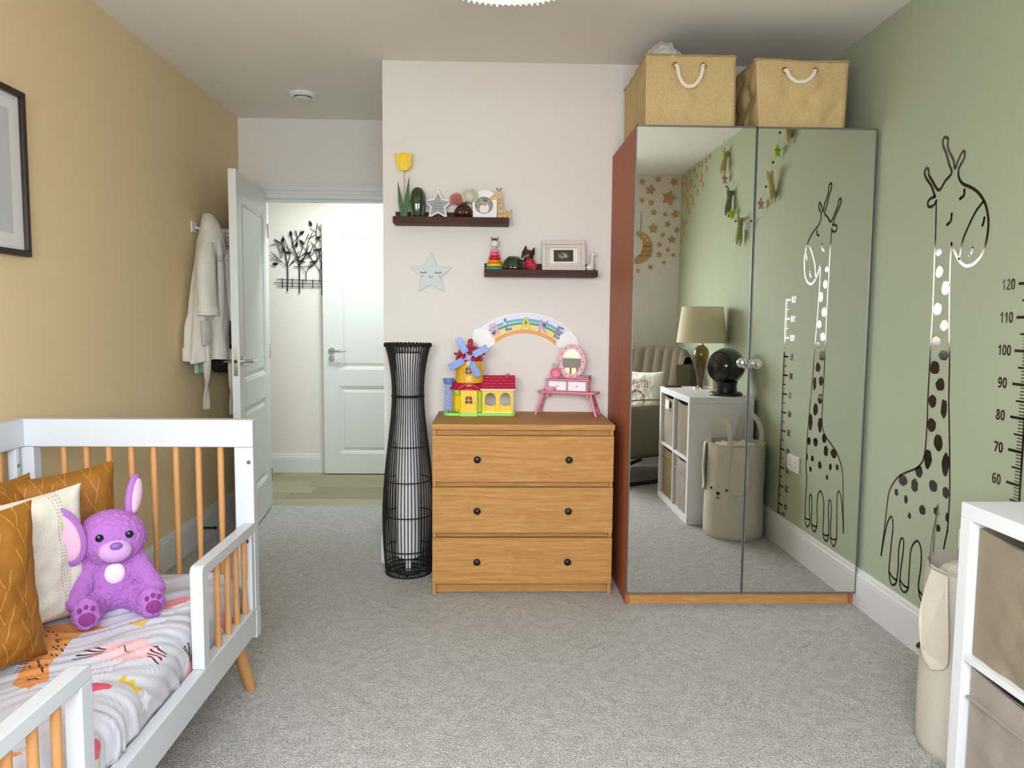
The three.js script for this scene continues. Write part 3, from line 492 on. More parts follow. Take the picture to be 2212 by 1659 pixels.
function cactus(label, x, y, w, h, low) {
  const t = thing('cactus_ornament', label, 'ornament', [x, y, SZ]);
  const N = 10, prof = (v) => low ? Math.pow(Math.max(0, 1 - Math.pow(Math.max(0, v * 1.12 - 0.12) , 2.4)), 0.5) * (0.86 + 0.14 * Math.min(1, v * 6)) : Math.pow(Math.max(0, 1 - Math.pow(Math.max(0, (v - 0.45) / 0.55), 2.2)), 0.5) * (0.62 + 0.38 * Math.sin(Math.min(v / 0.55, 1) * Math.PI / 2));
  const P = (u, v, k = 1) => { const a = u * 2 * Math.PI, r = w / 2 * prof(v) * (0.93 + 0.07 * Math.abs(Math.cos(a * N / 2))) * k; return [r * Math.cos(a), h * v, r * Math.sin(a) * 0.85]; };
  mesh('body', [grid(100, 32, (u, v) => P(1 - u, v), true), cyl(w / 2 * prof(0) * 0.9, w / 2 * prof(0) * 0.9, 0.002, 0, 0.001, 0)], potteryGreen, t);
  for (let k = 0; k < N; k++) { const pts = []; for (let i = 1; i <= 12; i++) pts.push(P(k / N, i / 12.4, 1.005)); mesh('rib', tube(pts, 0.0016, 24, 5), ribGreen, t); }
  return t;
}
cactus('tall glossy dark green ceramic cactus on the upper ledge', -0.333, S1, 0.076, 0.149, false);
cactus('squat round glossy green ceramic cactus on the lower ledge', 0.124, S2, 0.104, 0.072, true);
{ // wooden tulip
  const t = thing('wooden_tulip', 'yellow wooden tulip on a stick with green leaves', 'ornament', [-0.398, S1, SZ]);
  const fl = shapeOf([[-0.041, 0.084], [-0.026, 0.077], [-0.014, 0.083], [0, 0.088], [0.014, 0.083], [0.026, 0.077], [0.041, 0.084], [0.036, 0.055], [0.034, 0.025], [0.02, 0.004], [0, 0], [-0.02, 0.004], [-0.034, 0.025], [-0.036, 0.055]]);
  mesh('flower', prism(fl, 0.009, 0.002).translate(0, 0.222, -0.0045), M('#f2ca0c', 0.5), t, 'yellow tulip head');
  mesh('petal', prism(shapeOf([[-0.018, 0.01], [0, 0.002], [0.018, 0.01], [0.021, 0.04], [0.01, 0.07], [0, 0.084], [-0.01, 0.07], [-0.021, 0.04]], true), 0.004, 0.0015).translate(0, 0.221, 0.0035), M('#f6d21c', 0.5), t);
  mesh('stem', bar([0, 0.004, 0], [0.002, 0.226, 0], 0.0018, 8), M('#b48c58', 0.6), t);
  const lf = M('#2e5f22', 0.5);
  for (const [bx0, tx, ty, w] of [[-0.006, -0.03, 0.176, 0.02], [0.004, 0.026, 0.198, 0.022]]) mesh('leaf', prism(shapeOf([[bx0 - w / 2, 0], [bx0 + w / 2, 0], [bx0 + w * 0.55 + tx * 0.35, ty * 0.4], [tx, ty], [bx0 - w * 0.5 + tx * 0.4, ty * 0.45]]), 0.006, 0.0015).translate(0, 0.002, bx0 > 0 ? 0.004 : -0.008), lf, t, 'pointed green wooden leaf');
  mesh('base', box(-0.02, 0.02, 0, 0.006, -0.014, 0.014, 0.001), lf, t);
}
{ // star photo frame leaning back
  const t = thing('star_ornament', 'white star-shaped frame with grey centre on the upper ledge', 'ornament', [-0.238, S1 + 0.002, SZ - 0.01]);
  t.rotation.x = -0.09;
  const o = starPts(0.079, 0.038), i = starPts(0.060, 0.0295), s = shapeOf(o); s.holes.push(shapeOf(i));
  const up = 0.079 * Math.cos(Math.PI / 5);
  mesh('border', prism(s, 0.012, 0.0015).translate(0, up, -0.006), M('#f0eeeb', 0.5), t);
  mesh('face', prism(shapeOf(starPts(0.0615, 0.0305)), 0.004).translate(0, up, -0.004), M('#a3a3a2', 0.6), t, 'grey printed star centre');
  const ink = M('#6d6c6b', 0.7);
  [0.021, 0.026, 0.022].forEach((w, k) => mesh('script_line', tube(Array.from({ length: 26 }, (_, i) => [-w + i * 2 * w / 25, up + 0.012 - k * 0.014 + 0.0022 * Math.sin(i * 1.7 + k) + 0.0012 * Math.sin(i * 0.9), 0.0004]), 0.0005, 60, 4), ink, t));   // the faint handwriting is too small to read
  mesh('easel', box(-0.012, 0.012, 0.0, 0.075, -0.013, -0.009, 0.001).rotateX(-0.1).translate(0, 0.004, 0), M('#3b3432', 0.7), t);
}
{ // amber bud vase with two felt flowers
  const t = thing('bud_vase', 'amber ribbed glass bud vase on the upper ledge', 'vase', [-0.116, S1, SZ]);
  const P = (u, v) => { const a = -u * 2 * Math.PI, y = v * 0.078, r = (0.039 * Math.pow(Math.sin(Math.min(1, 0.18 + v * 1.02) * Math.PI * 0.86), 0.75) + 0.004) * (v > 0.82 ? 0.55 + 0.12 * (v - 0.82) * 5 : 1) * (1 + 0.035 * Math.cos(a * 12)); return [r * Math.cos(a), y, r * Math.sin(a)]; };
  mesh('glass', [grid(96, 30, (u, v) => P(u, v), true), cyl(0.022, 0.022, 0.002, 0, 0.001, 0)], M('#5b2c12', 0.06, { transmission: 0.55, thickness: 0, ior: 1.5, clearcoat: 1, clearcoatRoughness: 0.03 }), t);
  const felt = (name, label, cat, x, y, z, r, n, col, len, curl) => {
    const f = thing(name, label, cat, [x, y, z]); const m = M(col, 0.9), g = new THREE.ConeGeometry(1, 1, 5).translate(0, 0.5, 0);
    const parts = []; for (let k = 0; k < n; k++) { const a = Math.acos(1 - 1.7 * (k + 0.5) / n), b = k * 2.39996, d = V(Math.sin(a) * Math.cos(b), Math.cos(a), Math.sin(a) * Math.sin(b)); const q = new THREE.Quaternion().setFromUnitVectors(V(0, 1, 0), d); const h = g.clone().scale(len * 0.16, len, len * 0.16).applyQuaternion(q).translate(d.x * r * curl, d.y * r * curl, d.z * r * curl); parts.push(h); }
    const pm = mesh('petals', parts, m, f); pm.userData.kind = 'stuff';
    mesh('core', sph(r * 0.72, 0, 0, 0), m, f); return f;
  };
  const pink = felt('pink_flower', 'spiky coral pink felt flower in the amber vase', 'flower', -0.150, 1.784, SZ + 0.004, 0.026, 150, '#d9897f', 0.022, 0.62);
  mesh('stem', bar([0, -0.01, 0], [0.022, -0.05, -0.004], 0.0015, 6), M('#4e6b3a', 0.7), pink);
  const ivory = felt('pompom_flower', 'round ivory pompom flower in the amber vase', 'flower', -0.085, 1.799, SZ + 0.012, 0.038, 320, '#e8e4d0', 0.012, 0.86);
  mesh('stem', bar([0, -0.02, 0], [-0.02, -0.06, -0.01], 0.0015, 6), M('#4e6b3a', 0.7), ivory);
}
{ // white frame with a round photo and a wooden giraffe on its side
  const t = thing('giraffe_photo_frame', 'white frame with round baby photo and wooden giraffe', 'photo frame', [0.004, S1 + 0.001, SZ]); t.scale.y = 0.92;
  const o = new THREE.Shape(); o.moveTo(-0.075, 0.01); o.lineTo(-0.066, 0); o.lineTo(0.034, 0); o.lineTo(0.04, 0.006); o.lineTo(0.04, 0.10); o.absarc(-0.018, 0.088, 0.062, 0.2, Math.PI * 0.93, false); o.closePath();
  const hole = new THREE.Path(); hole.absarc(-0.022, 0.071, 0.041, 0, Math.PI * 2, true); o.holes.push(hole);
  mesh('board', prism(o, 0.012, 0.0015, 24).translate(0, 0, -0.006), M('#f0efec', 0.45), t);
  mesh('ring', new THREE.TorusGeometry(0.0415, 0.0022, 8, 40).translate(-0.022, 0.071, 0.005), M('#8c8a86', 0.4), t);
  const photo = canvasTex(128, 128, (g, w, h) => { g.fillStyle = '#8d8274'; g.fillRect(0, 0, w, h); for (let k = 0; k < 60; k++) { g.fillStyle = ['#a89c8c', '#6d6358', '#c8bfb2'][k % 3]; g.fillRect(rnd(0, 128), rnd(0, 128), 14, 8); } g.fillStyle = '#e4ded6'; g.beginPath(); g.ellipse(66, 92, 34, 44, 0.3, 0, 7); g.fill(); g.fillStyle = '#b98d74'; g.beginPath(); g.ellipse(70, 44, 20, 24, 0.2, 0, 7); g.fill(); g.fillStyle = '#5a3d30'; g.beginPath(); g.ellipse(72, 26, 19, 10, 0.2, 0, 7); g.fill(); });
  const disc = new THREE.CircleGeometry(0.041, 40).translate(-0.022, 0.071, 0.001); mesh('photo', disc, M('#ffffff', 0.35, { map: photo }), t, 'small round baby photo');
  const gw = M('#d8b27c', 0.6), gd = M('#6d4322', 0.6);
  const gi = mesh('giraffe', prism(shapeOf([[0.043, 0], [0.104, 0], [0.106, 0.03], [0.098, 0.043], [0.07, 0.048], [0.064, 0.07], [0.062, 0.13], [0.058, 0.142], [0.048, 0.145], [0.04, 0.138], [0.022, 0.125], [0.004, 0.11], [0.008, 0.1], [0.022, 0.098], [0.04, 0.104], [0.044, 0.09]]), 0.01, 0).translate(0, 0, 0.0005), gw, t, 'light wooden giraffe cut-out');
  mesh('horns', [bar([0.046, 0.142, 0.001], [0.041, 0.156, 0.001], 0.0022), sph(0.0038, 0.041, 0.157, 0.001), bar([0.053, 0.143, 0.001], [0.058, 0.157, 0.001], 0.0022), sph(0.0038, 0.058, 0.157, 0.001), sph(0.002, 0.03, 0.122, 0.0105), bar([0.104, 0.04, 0.001], [0.112, 0.047, 0.001], 0.002)], gd, gi);
  for (const [x, y, r] of [[0.052, 0.1, 0.0048], [0.052, 0.08, 0.0048], [0.056, 0.057, 0.005], [0.07, 0.03, 0.0055], [0.09, 0.034, 0.0048], [0.056, 0.028, 0.005], [0.088, 0.014, 0.005], [0.068, 0.009, 0.0045]]) mesh('spot', new THREE.TorusGeometry(r, 0.0009, 5, 10).translate(x, y, 0.0106), gd, gi);
}
// ---------- lower ledge ----------
{
  const t = thing('stacking_toy', 'rainbow ring stacking toy topped by a white zebra head', 'toy', [0.034, S2, SZ]); t.scale.y = 0.94;
  const cols = ['#2f9d99', '#f0c51c', '#ee8a1e', '#c8202c', '#ea5f87', '#e9a0a6'], nm = 0.0183;
  cols.forEach((c, i) => { const R = 0.042 - i * 0.0042; mesh('ring', lathe([[0.006, 0.001], [R - 0.008, 0.0005], [R - 0.002, 0.003], [R, 0.009], [R - 0.002, 0.0152], [R - 0.008, 0.0178], [0.006, 0.0174]], 32).translate(0, i * nm, 0), M(c, 0.35), t); });
  mesh('peg', cyl(0.006, 0.006, 0.12, 0, 0.06, 0, 12), M('#d9b98c', 0.6), t);
  const h = mesh('zebra_head', [sph(0.0195, 0, 0.136, 0, 1, 1, 0.95), sph(0.0125, 0, 0.129, 0.012, 1.05, 0.8, 0.8)], M('#efece8', 0.4), t, 'white zebra head knob');
  const bk = M('#2b2526', 0.5);
  mesh('ear', bar([-0.009, 0.151, 0], [-0.017, 0.172, 0], 0.0045, 8, 0.001), bk, h); mesh('ear', bar([0.009, 0.151, 0], [0.017, 0.172, 0], 0.0045, 8, 0.001), bk, h);
  mesh('mane', [sph(0.006, 0, 0.158, 0, 0.8, 1.6, 1.1), sph(0.004, -0.006, 0.155, 0.006), sph(0.004, 0.006, 0.155, 0.006)], bk, h);
  mesh('face', [sph(0.0017, -0.007, 0.141, 0.0175), sph(0.0017, 0.007, 0.141, 0.0175), tube([[-0.006, 0.127, 0.021], [0, 0.1245, 0.022], [0.006, 0.127, 0.021]], 0.0007, 8, 4)], bk, h);
}
{ // dark fox figure with a red scarf
  const t = thing('fox_figurine', 'dark brown fox-head figurine wearing a red scarf', 'figurine', [0.198, S2 + 0.001, SZ]); t.scale.y = 0.92;
  const body = sdfMesh((p) => smin(smin(capsule(p, [0.012, 0.0, 0], [0.0, 0.055, 0], 0.026, 0.018), ellip(p, [-0.006, 0.078, 0.002], [0.03, 0.032, 0.024]), 0.012), smin(capsule(p, [-0.022, 0.07, 0.012], [-0.030, 0.058, 0.016], 0.014, 0.008), smin(capsule(p, [-0.018, 0.098, 0], [-0.014, 0.128, 0], 0.013, 0.003), capsule(p, [0.018, 0.094, 0], [0.026, 0.120, 0], 0.012, 0.003), 0.003), 0.006), 0.008) , [0, 0.06, 0], 0.085, 64);
  const pos = body.attributes.position; for (let i = 0; i < pos.count; i++) if (pos.getY(i) < 0) pos.setY(i, 0);
  mesh('body', body, M('#3a1d12', 0.3, { clearcoat: 0.5 }), t);
  mesh('scarf', sdfMesh((p) => smin(capsule(p, [0.008, 0.030, 0.004], [0.004, 0.044, 0.006], 0.0285, 0.024), ellip(p, [0.026, 0.02, 0.018], [0.014, 0.02, 0.012]), 0.008) + 0.002 * noise3(p[0] * 90, p[1] * 90, p[2] * 90), [0.01, 0.03, 0.01], 0.06, 44), M('#b21f38', 0.6), t, 'crumpled red scarf');
  mesh('eyes', [sph(0.003, -0.018, 0.084, 0.023), sph(0.003, 0.006, 0.084, 0.025)], M('#0b0806', 0.2), t); mesh('muzzle', sph(0.007, -0.03, 0.06, 0.022, 1.2, 0.8, 1), M('#c9b79c', 0.5), t);
}
{ // distressed wooden photo frame
  const t = thing('photo_frame', 'distressed white wooden frame with a dark scan picture', 'photo frame', [0.366, S2 + 0.002, SZ + 0.01], 0); t.rotation.set(-0.13, -0.02, 0.012);
  const w = 0.104, h = 0.146, wt = rep(woodTex([222, 214, 208], [206, 196, 188], [160, 148, 140], 11.2, 12, 256, 256), 0.2, 0.1), fm = wood(wt, 0.75);
  const piece = (a, b) => [box(-w + a, w - a, a, b, -0.004, 0.014, 0.003, 'x'), box(-w + a, w - a, h - b, h - a, -0.004, 0.014, 0.003, 'x', 2), box(-w + a, -w + b, b, h - b, -0.004, 0.014, 0.003, 'y', 3), box(w - b, w - a, b, h - b, -0.004, 0.014, 0.003, 'y', 4)];
  mesh('frame', piece(0, 0.02), fm, t); mesh('inner_frame', piece(0.02, 0.036).map((g) => g.translate(0, 0, -0.004)), fm, t);
  mesh('mount', box(-w + 0.034, w - 0.034, 0.034, h - 0.034, -0.003, 0.002, 0), M('#efe6d2', 0.8), t, 'cream card mount');
  const pic = canvasTex(192, 112, (g, W2, H2) => { g.fillStyle = '#171310'; g.fillRect(0, 0, W2, H2); for (let k = 0; k < 300; k++) { const a = rnd(0, 6.28), r = rnd(0, 42); g.fillStyle = `rgba(${150 + rnd(0, 60)},${130 + rnd(0, 50)},${110 + rnd(0, 40)},0.18)`; g.beginPath(); g.ellipse(96 + r * Math.cos(a) * 1.3, 56 + r * Math.sin(a) * 0.8, 8, 5, a, 0, 7); g.fill(); } g.fillStyle = '#0f0c0a'; g.beginPath(); g.ellipse(84, 50, 14, 10, 0.4, 0, 7); g.fill(); g.fillStyle = '#c6b8a4'; g.beginPath(); g.ellipse(118, 60, 12, 9, 0.6, 0, 7); g.fill(); });
  mesh('picture', new THREE.PlaneGeometry(0.094, 0.056).translate(0, h / 2, 0.0025), M('#ffffff', 0.4, { map: pic }), t, 'dark scan picture');
  mesh('stand', box(0.06, 0.1, 0.01, 0.1, -0.03, -0.026, 0.001).rotateX(-0.02), mat.black, t);
}
{
  const t = thing('giraffe_figurine', 'small glazed white giraffe figurine at the ledge end', 'figurine', [0.494, S2 + 0.003, SZ + 0.004]); t.scale.y = 0.9;
  const g = sdfMesh((p) => smin(smin(ellip(p, [0, 0.018, 0], [0.021, 0.02, 0.017]), capsule(p, [0.008, 0.02, 0], [0.012, 0.085, 0], 0.0105, 0.006), 0.012), smin(capsule(p, [0.010, 0.092, 0], [0.030, 0.086, 0], 0.0085, 0.0045), smin(capsule(p, [0.008, 0.098, 0.004], [0.006, 0.108, 0.005], 0.0028, 0.002), capsule(p, [0.008, 0.098, -0.004], [0.006, 0.108, -0.005], 0.0028, 0.002), 0.002), 0.004), 0.006), [0.005, 0.052, 0], 0.06, 60);
  mesh('body', g, M('#e6ddd6', 0.2, { clearcoat: 0.8 }), t);
}
// ---------- star plaque ----------
{
  const t = thing('star_plaque', 'pale blue wooden star plaque with a sleeping face', 'wall plaque', [-0.275, 1.436, 0]);
  mesh('star', prism(roundStar(0.107, 0.052, 0.06), 0.012, 0.002), M('#cfd8d8', 0.6), t);
  const k = M('#1f1f22', 0.6), zf = 0.0125;
  for (const s of [-1, 1]) { const x = s * 0.036; mesh('eye', [tube([[x - 0.014, 0.012, zf], [x, 0.005, zf], [x + 0.014, 0.012, zf]], 0.0013, 10, 5), ...[-1, -0.35, 0.35, 1].map((q) => bar([x + q * 0.011, 0.0075 + Math.abs(q) * 0.002, zf], [x + q * 0.0165, 0.0005 + Math.abs(q) * 0.003, zf], 0.001, 5))], k, t, 'closed eye with lashes'); mesh('cheek', cyl(0.0075, 0.0075, 0.0008, 0, 0, 0, 20).rotateX(Math.PI / 2).scale(1, 0.55, 1).translate(s * 0.043, -0.010, zf), M('#d99aa8', 0.7), t, 'pink cheek'); }
  mesh('mouth', tube([[-0.009, -0.008, zf], [-0.005, -0.0145, zf], [0, -0.016, zf], [0.005, -0.0145, zf], [0.009, -0.008, zf]], 0.0013, 14, 5), k, t);
}
// ---------- rainbow name sign ----------
{
  const t = thing('rainbow_sign', 'rainbow shaped name sign with white clouds above the chest', 'name sign', [0.184, 0.915, 0]);
  const arc = (r0, r1, a, z, d) => { const s = new THREE.Shape(), c = Math.PI / 2; s.absarc(0, 0, r1, c - a, c + a, false); s.absarc(0, 0, r0, c + a, c - a, true); s.closePath(); return prism(s, d, 0, 40).translate(0, 0, z); };
  mesh('board', arc(0.234, 0.338, 0.80, 0.001, 0.005), M('#f0f1f4', 0.4), t);
  [['#e39a44', 0.236, 0.2565], ['#efd662', 0.2585, 0.278], ['#4f9a48', 0.280, 0.2925], ['#59aed6', 0.2955, 0.310], ['#dfe3f0', 0.312, 0.334]].forEach(([c, a, b]) => mesh('stripe', arc(a, b, 0.785, 0.006, 0.0008), M(c, 0.45), t));
  for (const s of [-1, 1]) {
    const pts = s < 0 ? [[-0.225, 0.232, 0.03], [-0.195, 0.222, 0.034], [-0.21, 0.195, 0.03], [-0.17, 0.195, 0.026], [-0.236, 0.21, 0.022], [-0.182, 0.178, 0.018]] : [[0.20, 0.21, 0.03], [0.232, 0.205, 0.03], [0.216, 0.23, 0.024], [0.246, 0.185, 0.022], [0.205, 0.184, 0.026], [0.176, 0.188, 0.02]];
    mesh('cloud', pts.map(([x, y, r], i) => lathe([[0.0001, 0.0045], [r - 0.0012, 0.0045], [r, 0.003], [r, 0]], 28).rotateX(Math.PI / 2).translate(x, y, 0.0066 + i * 0.00012)), M('#f4f4f4', 0.5), t, 'white wooden cloud');
  }
  const L = [['B', -0.147, 0.255, '#e2a3bd', 0.34, 'o'], ['L', -0.082, 0.281, '#4c7fa5', 0.16, 'f'], ['A', 0.006, 0.287, '#e4c64c', -0.02, 'd'], ['K', 0.093, 0.271, '#c79bc9', -0.2, 's'], ['E', 0.168, 0.242, '#8d83b4', -0.42, 'f']];
  for (const [ch, x, y, c, rot, pat] of L) {
    const m = mesh('letter', text(ch, 0.062, 0.005).scale(0.95, 1, 1).rotateZ(rot).translate(x, y, 0.0068), M(c, 0.45), t, 'painted wooden letter ' + ch);
    const zz = 0.0122, put = (g) => g.rotateZ(rot).translate(x, y, 0);
    if (pat === 'o') mesh('heart', put(prism(shapeOf([[0, -0.009], [0.01, 0.002], [0.005, 0.008], [0, 0.004], [-0.005, 0.008], [-0.01, 0.002]]), 0.002).translate(-0.010, -0.016, zz)), M('#571a2e', 0.5), m);
    if (pat === 'f') mesh('daisy', [0, 1, 2, 3, 4].map((k) => put(cyl(0.0035, 0.0035, 0.0012, 0, 0, 0, 10).rotateX(Math.PI / 2).translate((ch === 'L' ? -0.014 : -0.012) + 0.005 * Math.cos(k * 1.2566), 0.006 + 0.005 * Math.sin(k * 1.2566), zz))), M(ch === 'L' ? '#f1efe6' : '#d06a86', 0.5), m);
    if (pat === 's') mesh('flower', put(cyl(0.009, 0.009, 0.0015, 0, 0, 0, 12).rotateX(Math.PI / 2).translate(0.002, 0.008, zz)), M('#6a4a93', 0.5), m);
    if (pat === 'd') mesh('keyhole', put(cyl(0.004, 0.004, 0.0015, 0, 0, 0, 10).rotateX(Math.PI / 2).translate(0, 0.006, zz)), M('#3a3420', 0.5), m);
  }
}
// ---------- toy windmill house ----------
{
  const t = thing('toy_windmill', 'yellow toy windmill farmhouse with red roof and blue sails', 'toy', [-0.03, CT + 0.0005, 0.135]);
  const Y = M('#f3cc1e', 0.28, { clearcoat: 0.5 }), YO = M('#e8b52c', 0.28, { clearcoat: 0.5 }), R = M('#b5123a', 0.28, { clearcoat: 0.5 }), BL = M('#6f8fd6', 0.32, { clearcoat: 0.4 }), G = M('#8fdc55', 0.3, { clearcoat: 0.4 }), dk = M('#5b2a10', 0.5), GV = M('#9bb81e', 0.4);
  const rr = (x0, x1, z0, z1, r) => { const s = new THREE.Shape(); s.moveTo(x0 + r, z0); s.lineTo(x1 - r, z0); s.quadraticCurveTo(x1, z0, x1, z0 + r); s.lineTo(x1, z1 - r); s.quadraticCurveTo(x1, z1, x1 - r, z1); s.lineTo(x0 + r, z1); s.quadraticCurveTo(x0, z1, x0, z1 - r); s.lineTo(x0, z0 + r); s.quadraticCurveTo(x0, z0, x0 + r, z0); return s; };
  mesh('base', [prism(rr(-0.173, 0.168, -0.075, 0.07, 0.03), 0.014, 0.003).rotateX(Math.PI / 2).translate(0, 0.014, 0), box(-0.095, -0.012, 0, 0.017, 0.05, 0.088, 0.003)], G, t, 'lime green base');
  mesh('pebbles', Array.from({ length: 9 }, (_, k) => sph(0.005, -0.15 + (k % 4) * 0.014, 0.0145, 0.02 + ((k / 4) | 0) * 0.015, 1, 0.4, 1, 8, 6)), M('#55702c', 0.5), t);
  // stable wing with two arches
  const arch = (x0, x1, h, holes) => { const s = shapeOf([[x0, 0], [x1, 0], [x1, h], [x0, h]]); for (const [a, b, y0, y1] of holes) { const p = new THREE.Path(), r = (b - a) / 2; p.moveTo(a, y0); p.lineTo(a, y1 - r); p.absarc((a + b) / 2, y1 - r, r, Math.PI, 0, true); p.lineTo(b, y0); p.closePath(); s.holes.push(p); } return s; };
  mesh('wing_wall', prism(arch(0.012, 0.155, 0.113, [[0.022, 0.074, 0.006, 0.094], [0.092, 0.144, 0.006, 0.094]]), 0.012, 0, 12).translate(0, 0.014, 0.034), Y, t);
  mesh('wing_side', [box(0.147, 0.155, 0.014, 0.127, -0.058, 0.034, 0.001), box(0.012, 0.155, 0.117, 0.127, -0.058, -0.05, 0.001)], Y, t);
  for (const x of [0.022, 0.092]) mesh('stable_door', [box(x + 0.001, x + 0.051, 0.015, 0.047, 0.036, 0.044, 0.001), box(x + 0.001, x + 0.0135, 0.047, 0.052, 0.036, 0.044, 0.001), box(x + 0.0385, x + 0.051, 0.047, 0.052, 0.036, 0.044, 0.001)], Y, t);
  // main house under the tower
  mesh('house_wall', prism(shapeOf([[-0.118, -0.05], [0.012, -0.05], [0.012, 0.04], [-0.012, 0.044], [-0.09, 0.044], [-0.118, 0.03], [-0.13, 0.01], [-0.13, -0.03]]), 0.113, 0.001).rotateX(Math.PI / 2).translate(0, 0.127, 0), Y, t);
  mesh('ivy', [box(-0.122, -0.094, 0.095, 0.125, 0.02, 0.046, 0.006), box(-0.012, 0.008, 0.016, 0.118, 0.036, 0.05, 0.005), box(-0.118, -0.1, 0.016, 0.03, 0.024, 0.046, 0.005)], GV, t, 'green ivy relief');
  const porch = new THREE.Shape(); porch.moveTo(-0.09, 0); porch.lineTo(-0.016, 0); porch.lineTo(-0.016, 0.115); porch.lineTo(-0.053, 0.135); porch.lineTo(-0.09, 0.115); porch.closePath();
  mesh('porch', prism(porch, 0.03, 0.001).translate(0, 0.014, 0.034), Y, t);
  const doorS = new THREE.Shape(); doorS.moveTo(-0.083, 0); doorS.lineTo(-0.023, 0); doorS.lineTo(-0.023, 0.058); doorS.absarc(-0.053, 0.058, 0.03, 0, Math.PI, false); doorS.closePath();
  const fd = mesh('front_door', prism(doorS, 0.006, 0.001, 14).translate(0, 0.016, 0.062), M('#f7c70e', 0.28), t);
  const pane = new THREE.Shape(); pane.moveTo(-0.070, 0.044); pane.lineTo(-0.036, 0.044); pane.lineTo(-0.036, 0.064); pane.absarc(-0.053, 0.064, 0.017, 0, Math.PI, false); pane.closePath();
  mesh('window', prism(pane, 0.002, 0, 12).translate(0, 0.014, 0.0672), dk, fd); mesh('glazing_bar', [box(-0.0545, -0.0515, 0.058, 0.095, 0.068, 0.0705, 0.0005), box(-0.07, -0.036, 0.0735, 0.0765, 0.068, 0.0705, 0.0005), box(-0.0715, -0.0345, 0.056, 0.059, 0.068, 0.0705, 0.0005)], Y, fd);
  mesh('side_window', [box(-0.116, -0.098, 0.045, 0.087, 0.026, 0.0345, 0.001).rotateY(-0.46).translate(-0.008, 0, -0.044)], dk, t);
  mesh('horseshoe', new THREE.TorusGeometry(0.0065, 0.0018, 6, 16, 4.6).rotateZ(2.3 + Math.PI).translate(-0.053, 0.124, 0.0655), dk, t);
  // roofs
  const gable = (x0, x1, y0, yr, z0, z1, zr) => { const s = shapeOf([[z0, y0], [z1, y0], [z1 - 0.001, y0 + 0.006], [zr + 0.003, yr], [zr - 0.003, yr], [z0 + 0.001, y0 + 0.006]]); return prism(s, x1 - x0, 0.001).rotateY(-Math.PI / 2).translate(x1, 0, 0); };
  const roof = mesh('roof', [gable(0.0, 0.165, 0.122, 0.188, -0.066, 0.062, -0.004)], R, t, 'dark red tiled roof');
  for (let r = 0; r < 4; r++) { const k = 0.15 + r * 0.23, z = 0.062 + (-0.004 - 0.062) * k, y = 0.128 + (0.188 - 0.128) * k; mesh('tile_row', [0, 1, 2, 3, 4].map((q) => box(0.012 + q * 0.03 + (r % 2) * 0.01, 0.036 + q * 0.03 + (r % 2) * 0.01, y, y + 0.0025, z, z + 0.004, 0.0008)), M('#d04468', 0.35), roof); }
  mesh('ridge_knob', cyl(0.008, 0.009, 0.012, 0.13, 0.19, -0.004, 12), R, roof);
  mesh('skirt_roof', [lathe([[0.096, 0.122], [0.098, 0.126], [0.070, 0.163], [0.066, 0.163]], 8).rotateY(Math.PI / 8).scale(1, 1, 0.82).translate(-0.055, 0, -0.002)], R, t);
  mesh('porch_roof', [bar([-0.053, 0.155, 0.035], [-0.053, 0.155, 0.075], 0.006, 8), ...[-1, 1].map((s) => box(-0.027, 0.027, -0.003, 0.003, 0.03, 0.076, 0.001).rotateZ(-s * 0.5).translate(-0.053 + s * 0.024, 0.143, 0))], R, t);
  // tower
  const tw = mesh('tower', [lathe([[0.068, 0.155], [0.069, 0.165], [0.066, 0.215], [0.066, 0.256], [0.064, 0.26]], 36).translate(-0.052, 0, -0.002)], YO, t, 'round yellow tower');
  mesh('round_window', [new THREE.TorusGeometry(0.021, 0.0035, 8, 28).translate(-0.054, 0.213, 0.066), box(-0.0555, -0.0525, 0.193, 0.233, 0.065, 0.0685, 0.0005), box(-0.074, -0.034, 0.2115, 0.2145, 0.065, 0.0685, 0.0005)], YO, tw); mesh('window_glass', cyl(0.021, 0.021, 0.003, 0, 0, 0, 24).rotateX(Math.PI / 2).translate(-0.054, 0.213, 0.0645), dk, tw);
  mesh('side_lug', [sph(0.008, 0.014, 0.22, 0.01, 0.6, 1.4, 1), sph(0.008, -0.118, 0.22, 0.01, 0.6, 1.4, 1)], YO, tw);
  mesh('dome', [lathe([[0.067, 0.256], [0.068, 0.262], [0.063, 0.29], [0.05, 0.315], [0.03, 0.330], [0.0001, 0.336]], 36).translate(-0.052, 0, -0.002)], R, t, 'dark red dome');
  mesh('carry_knob', [cyl(0.011, 0.014, 0.02, -0.048, 0.338, 0, 16), sph(0.013, -0.048, 0.349, 0)], R, t);
  mesh('ear_peg', [sph(0.006, -0.119, 0.29, 0, 1.4, 0.8, 1), sph(0.006, 0.015, 0.29, 0, 1.4, 0.8, 1)], M('#3d3036', 0.5), t);
  // sails
  const s = new THREE.Group(); s.name = 'sails'; s.position.set(-0.055, 0.276, 0.085); s.rotation.z = 0.50; t.add(s);
  mesh('hub', cyl(0.012, 0.013, 0.014, 0, 0, 0, 24).rotateX(Math.PI / 2), BL, s);
  mesh('axle', cyl(0.005, 0.005, 0.03, 0, 0, -0.018, 12).rotateX(0).translate(0, 0, 0), BL, s);
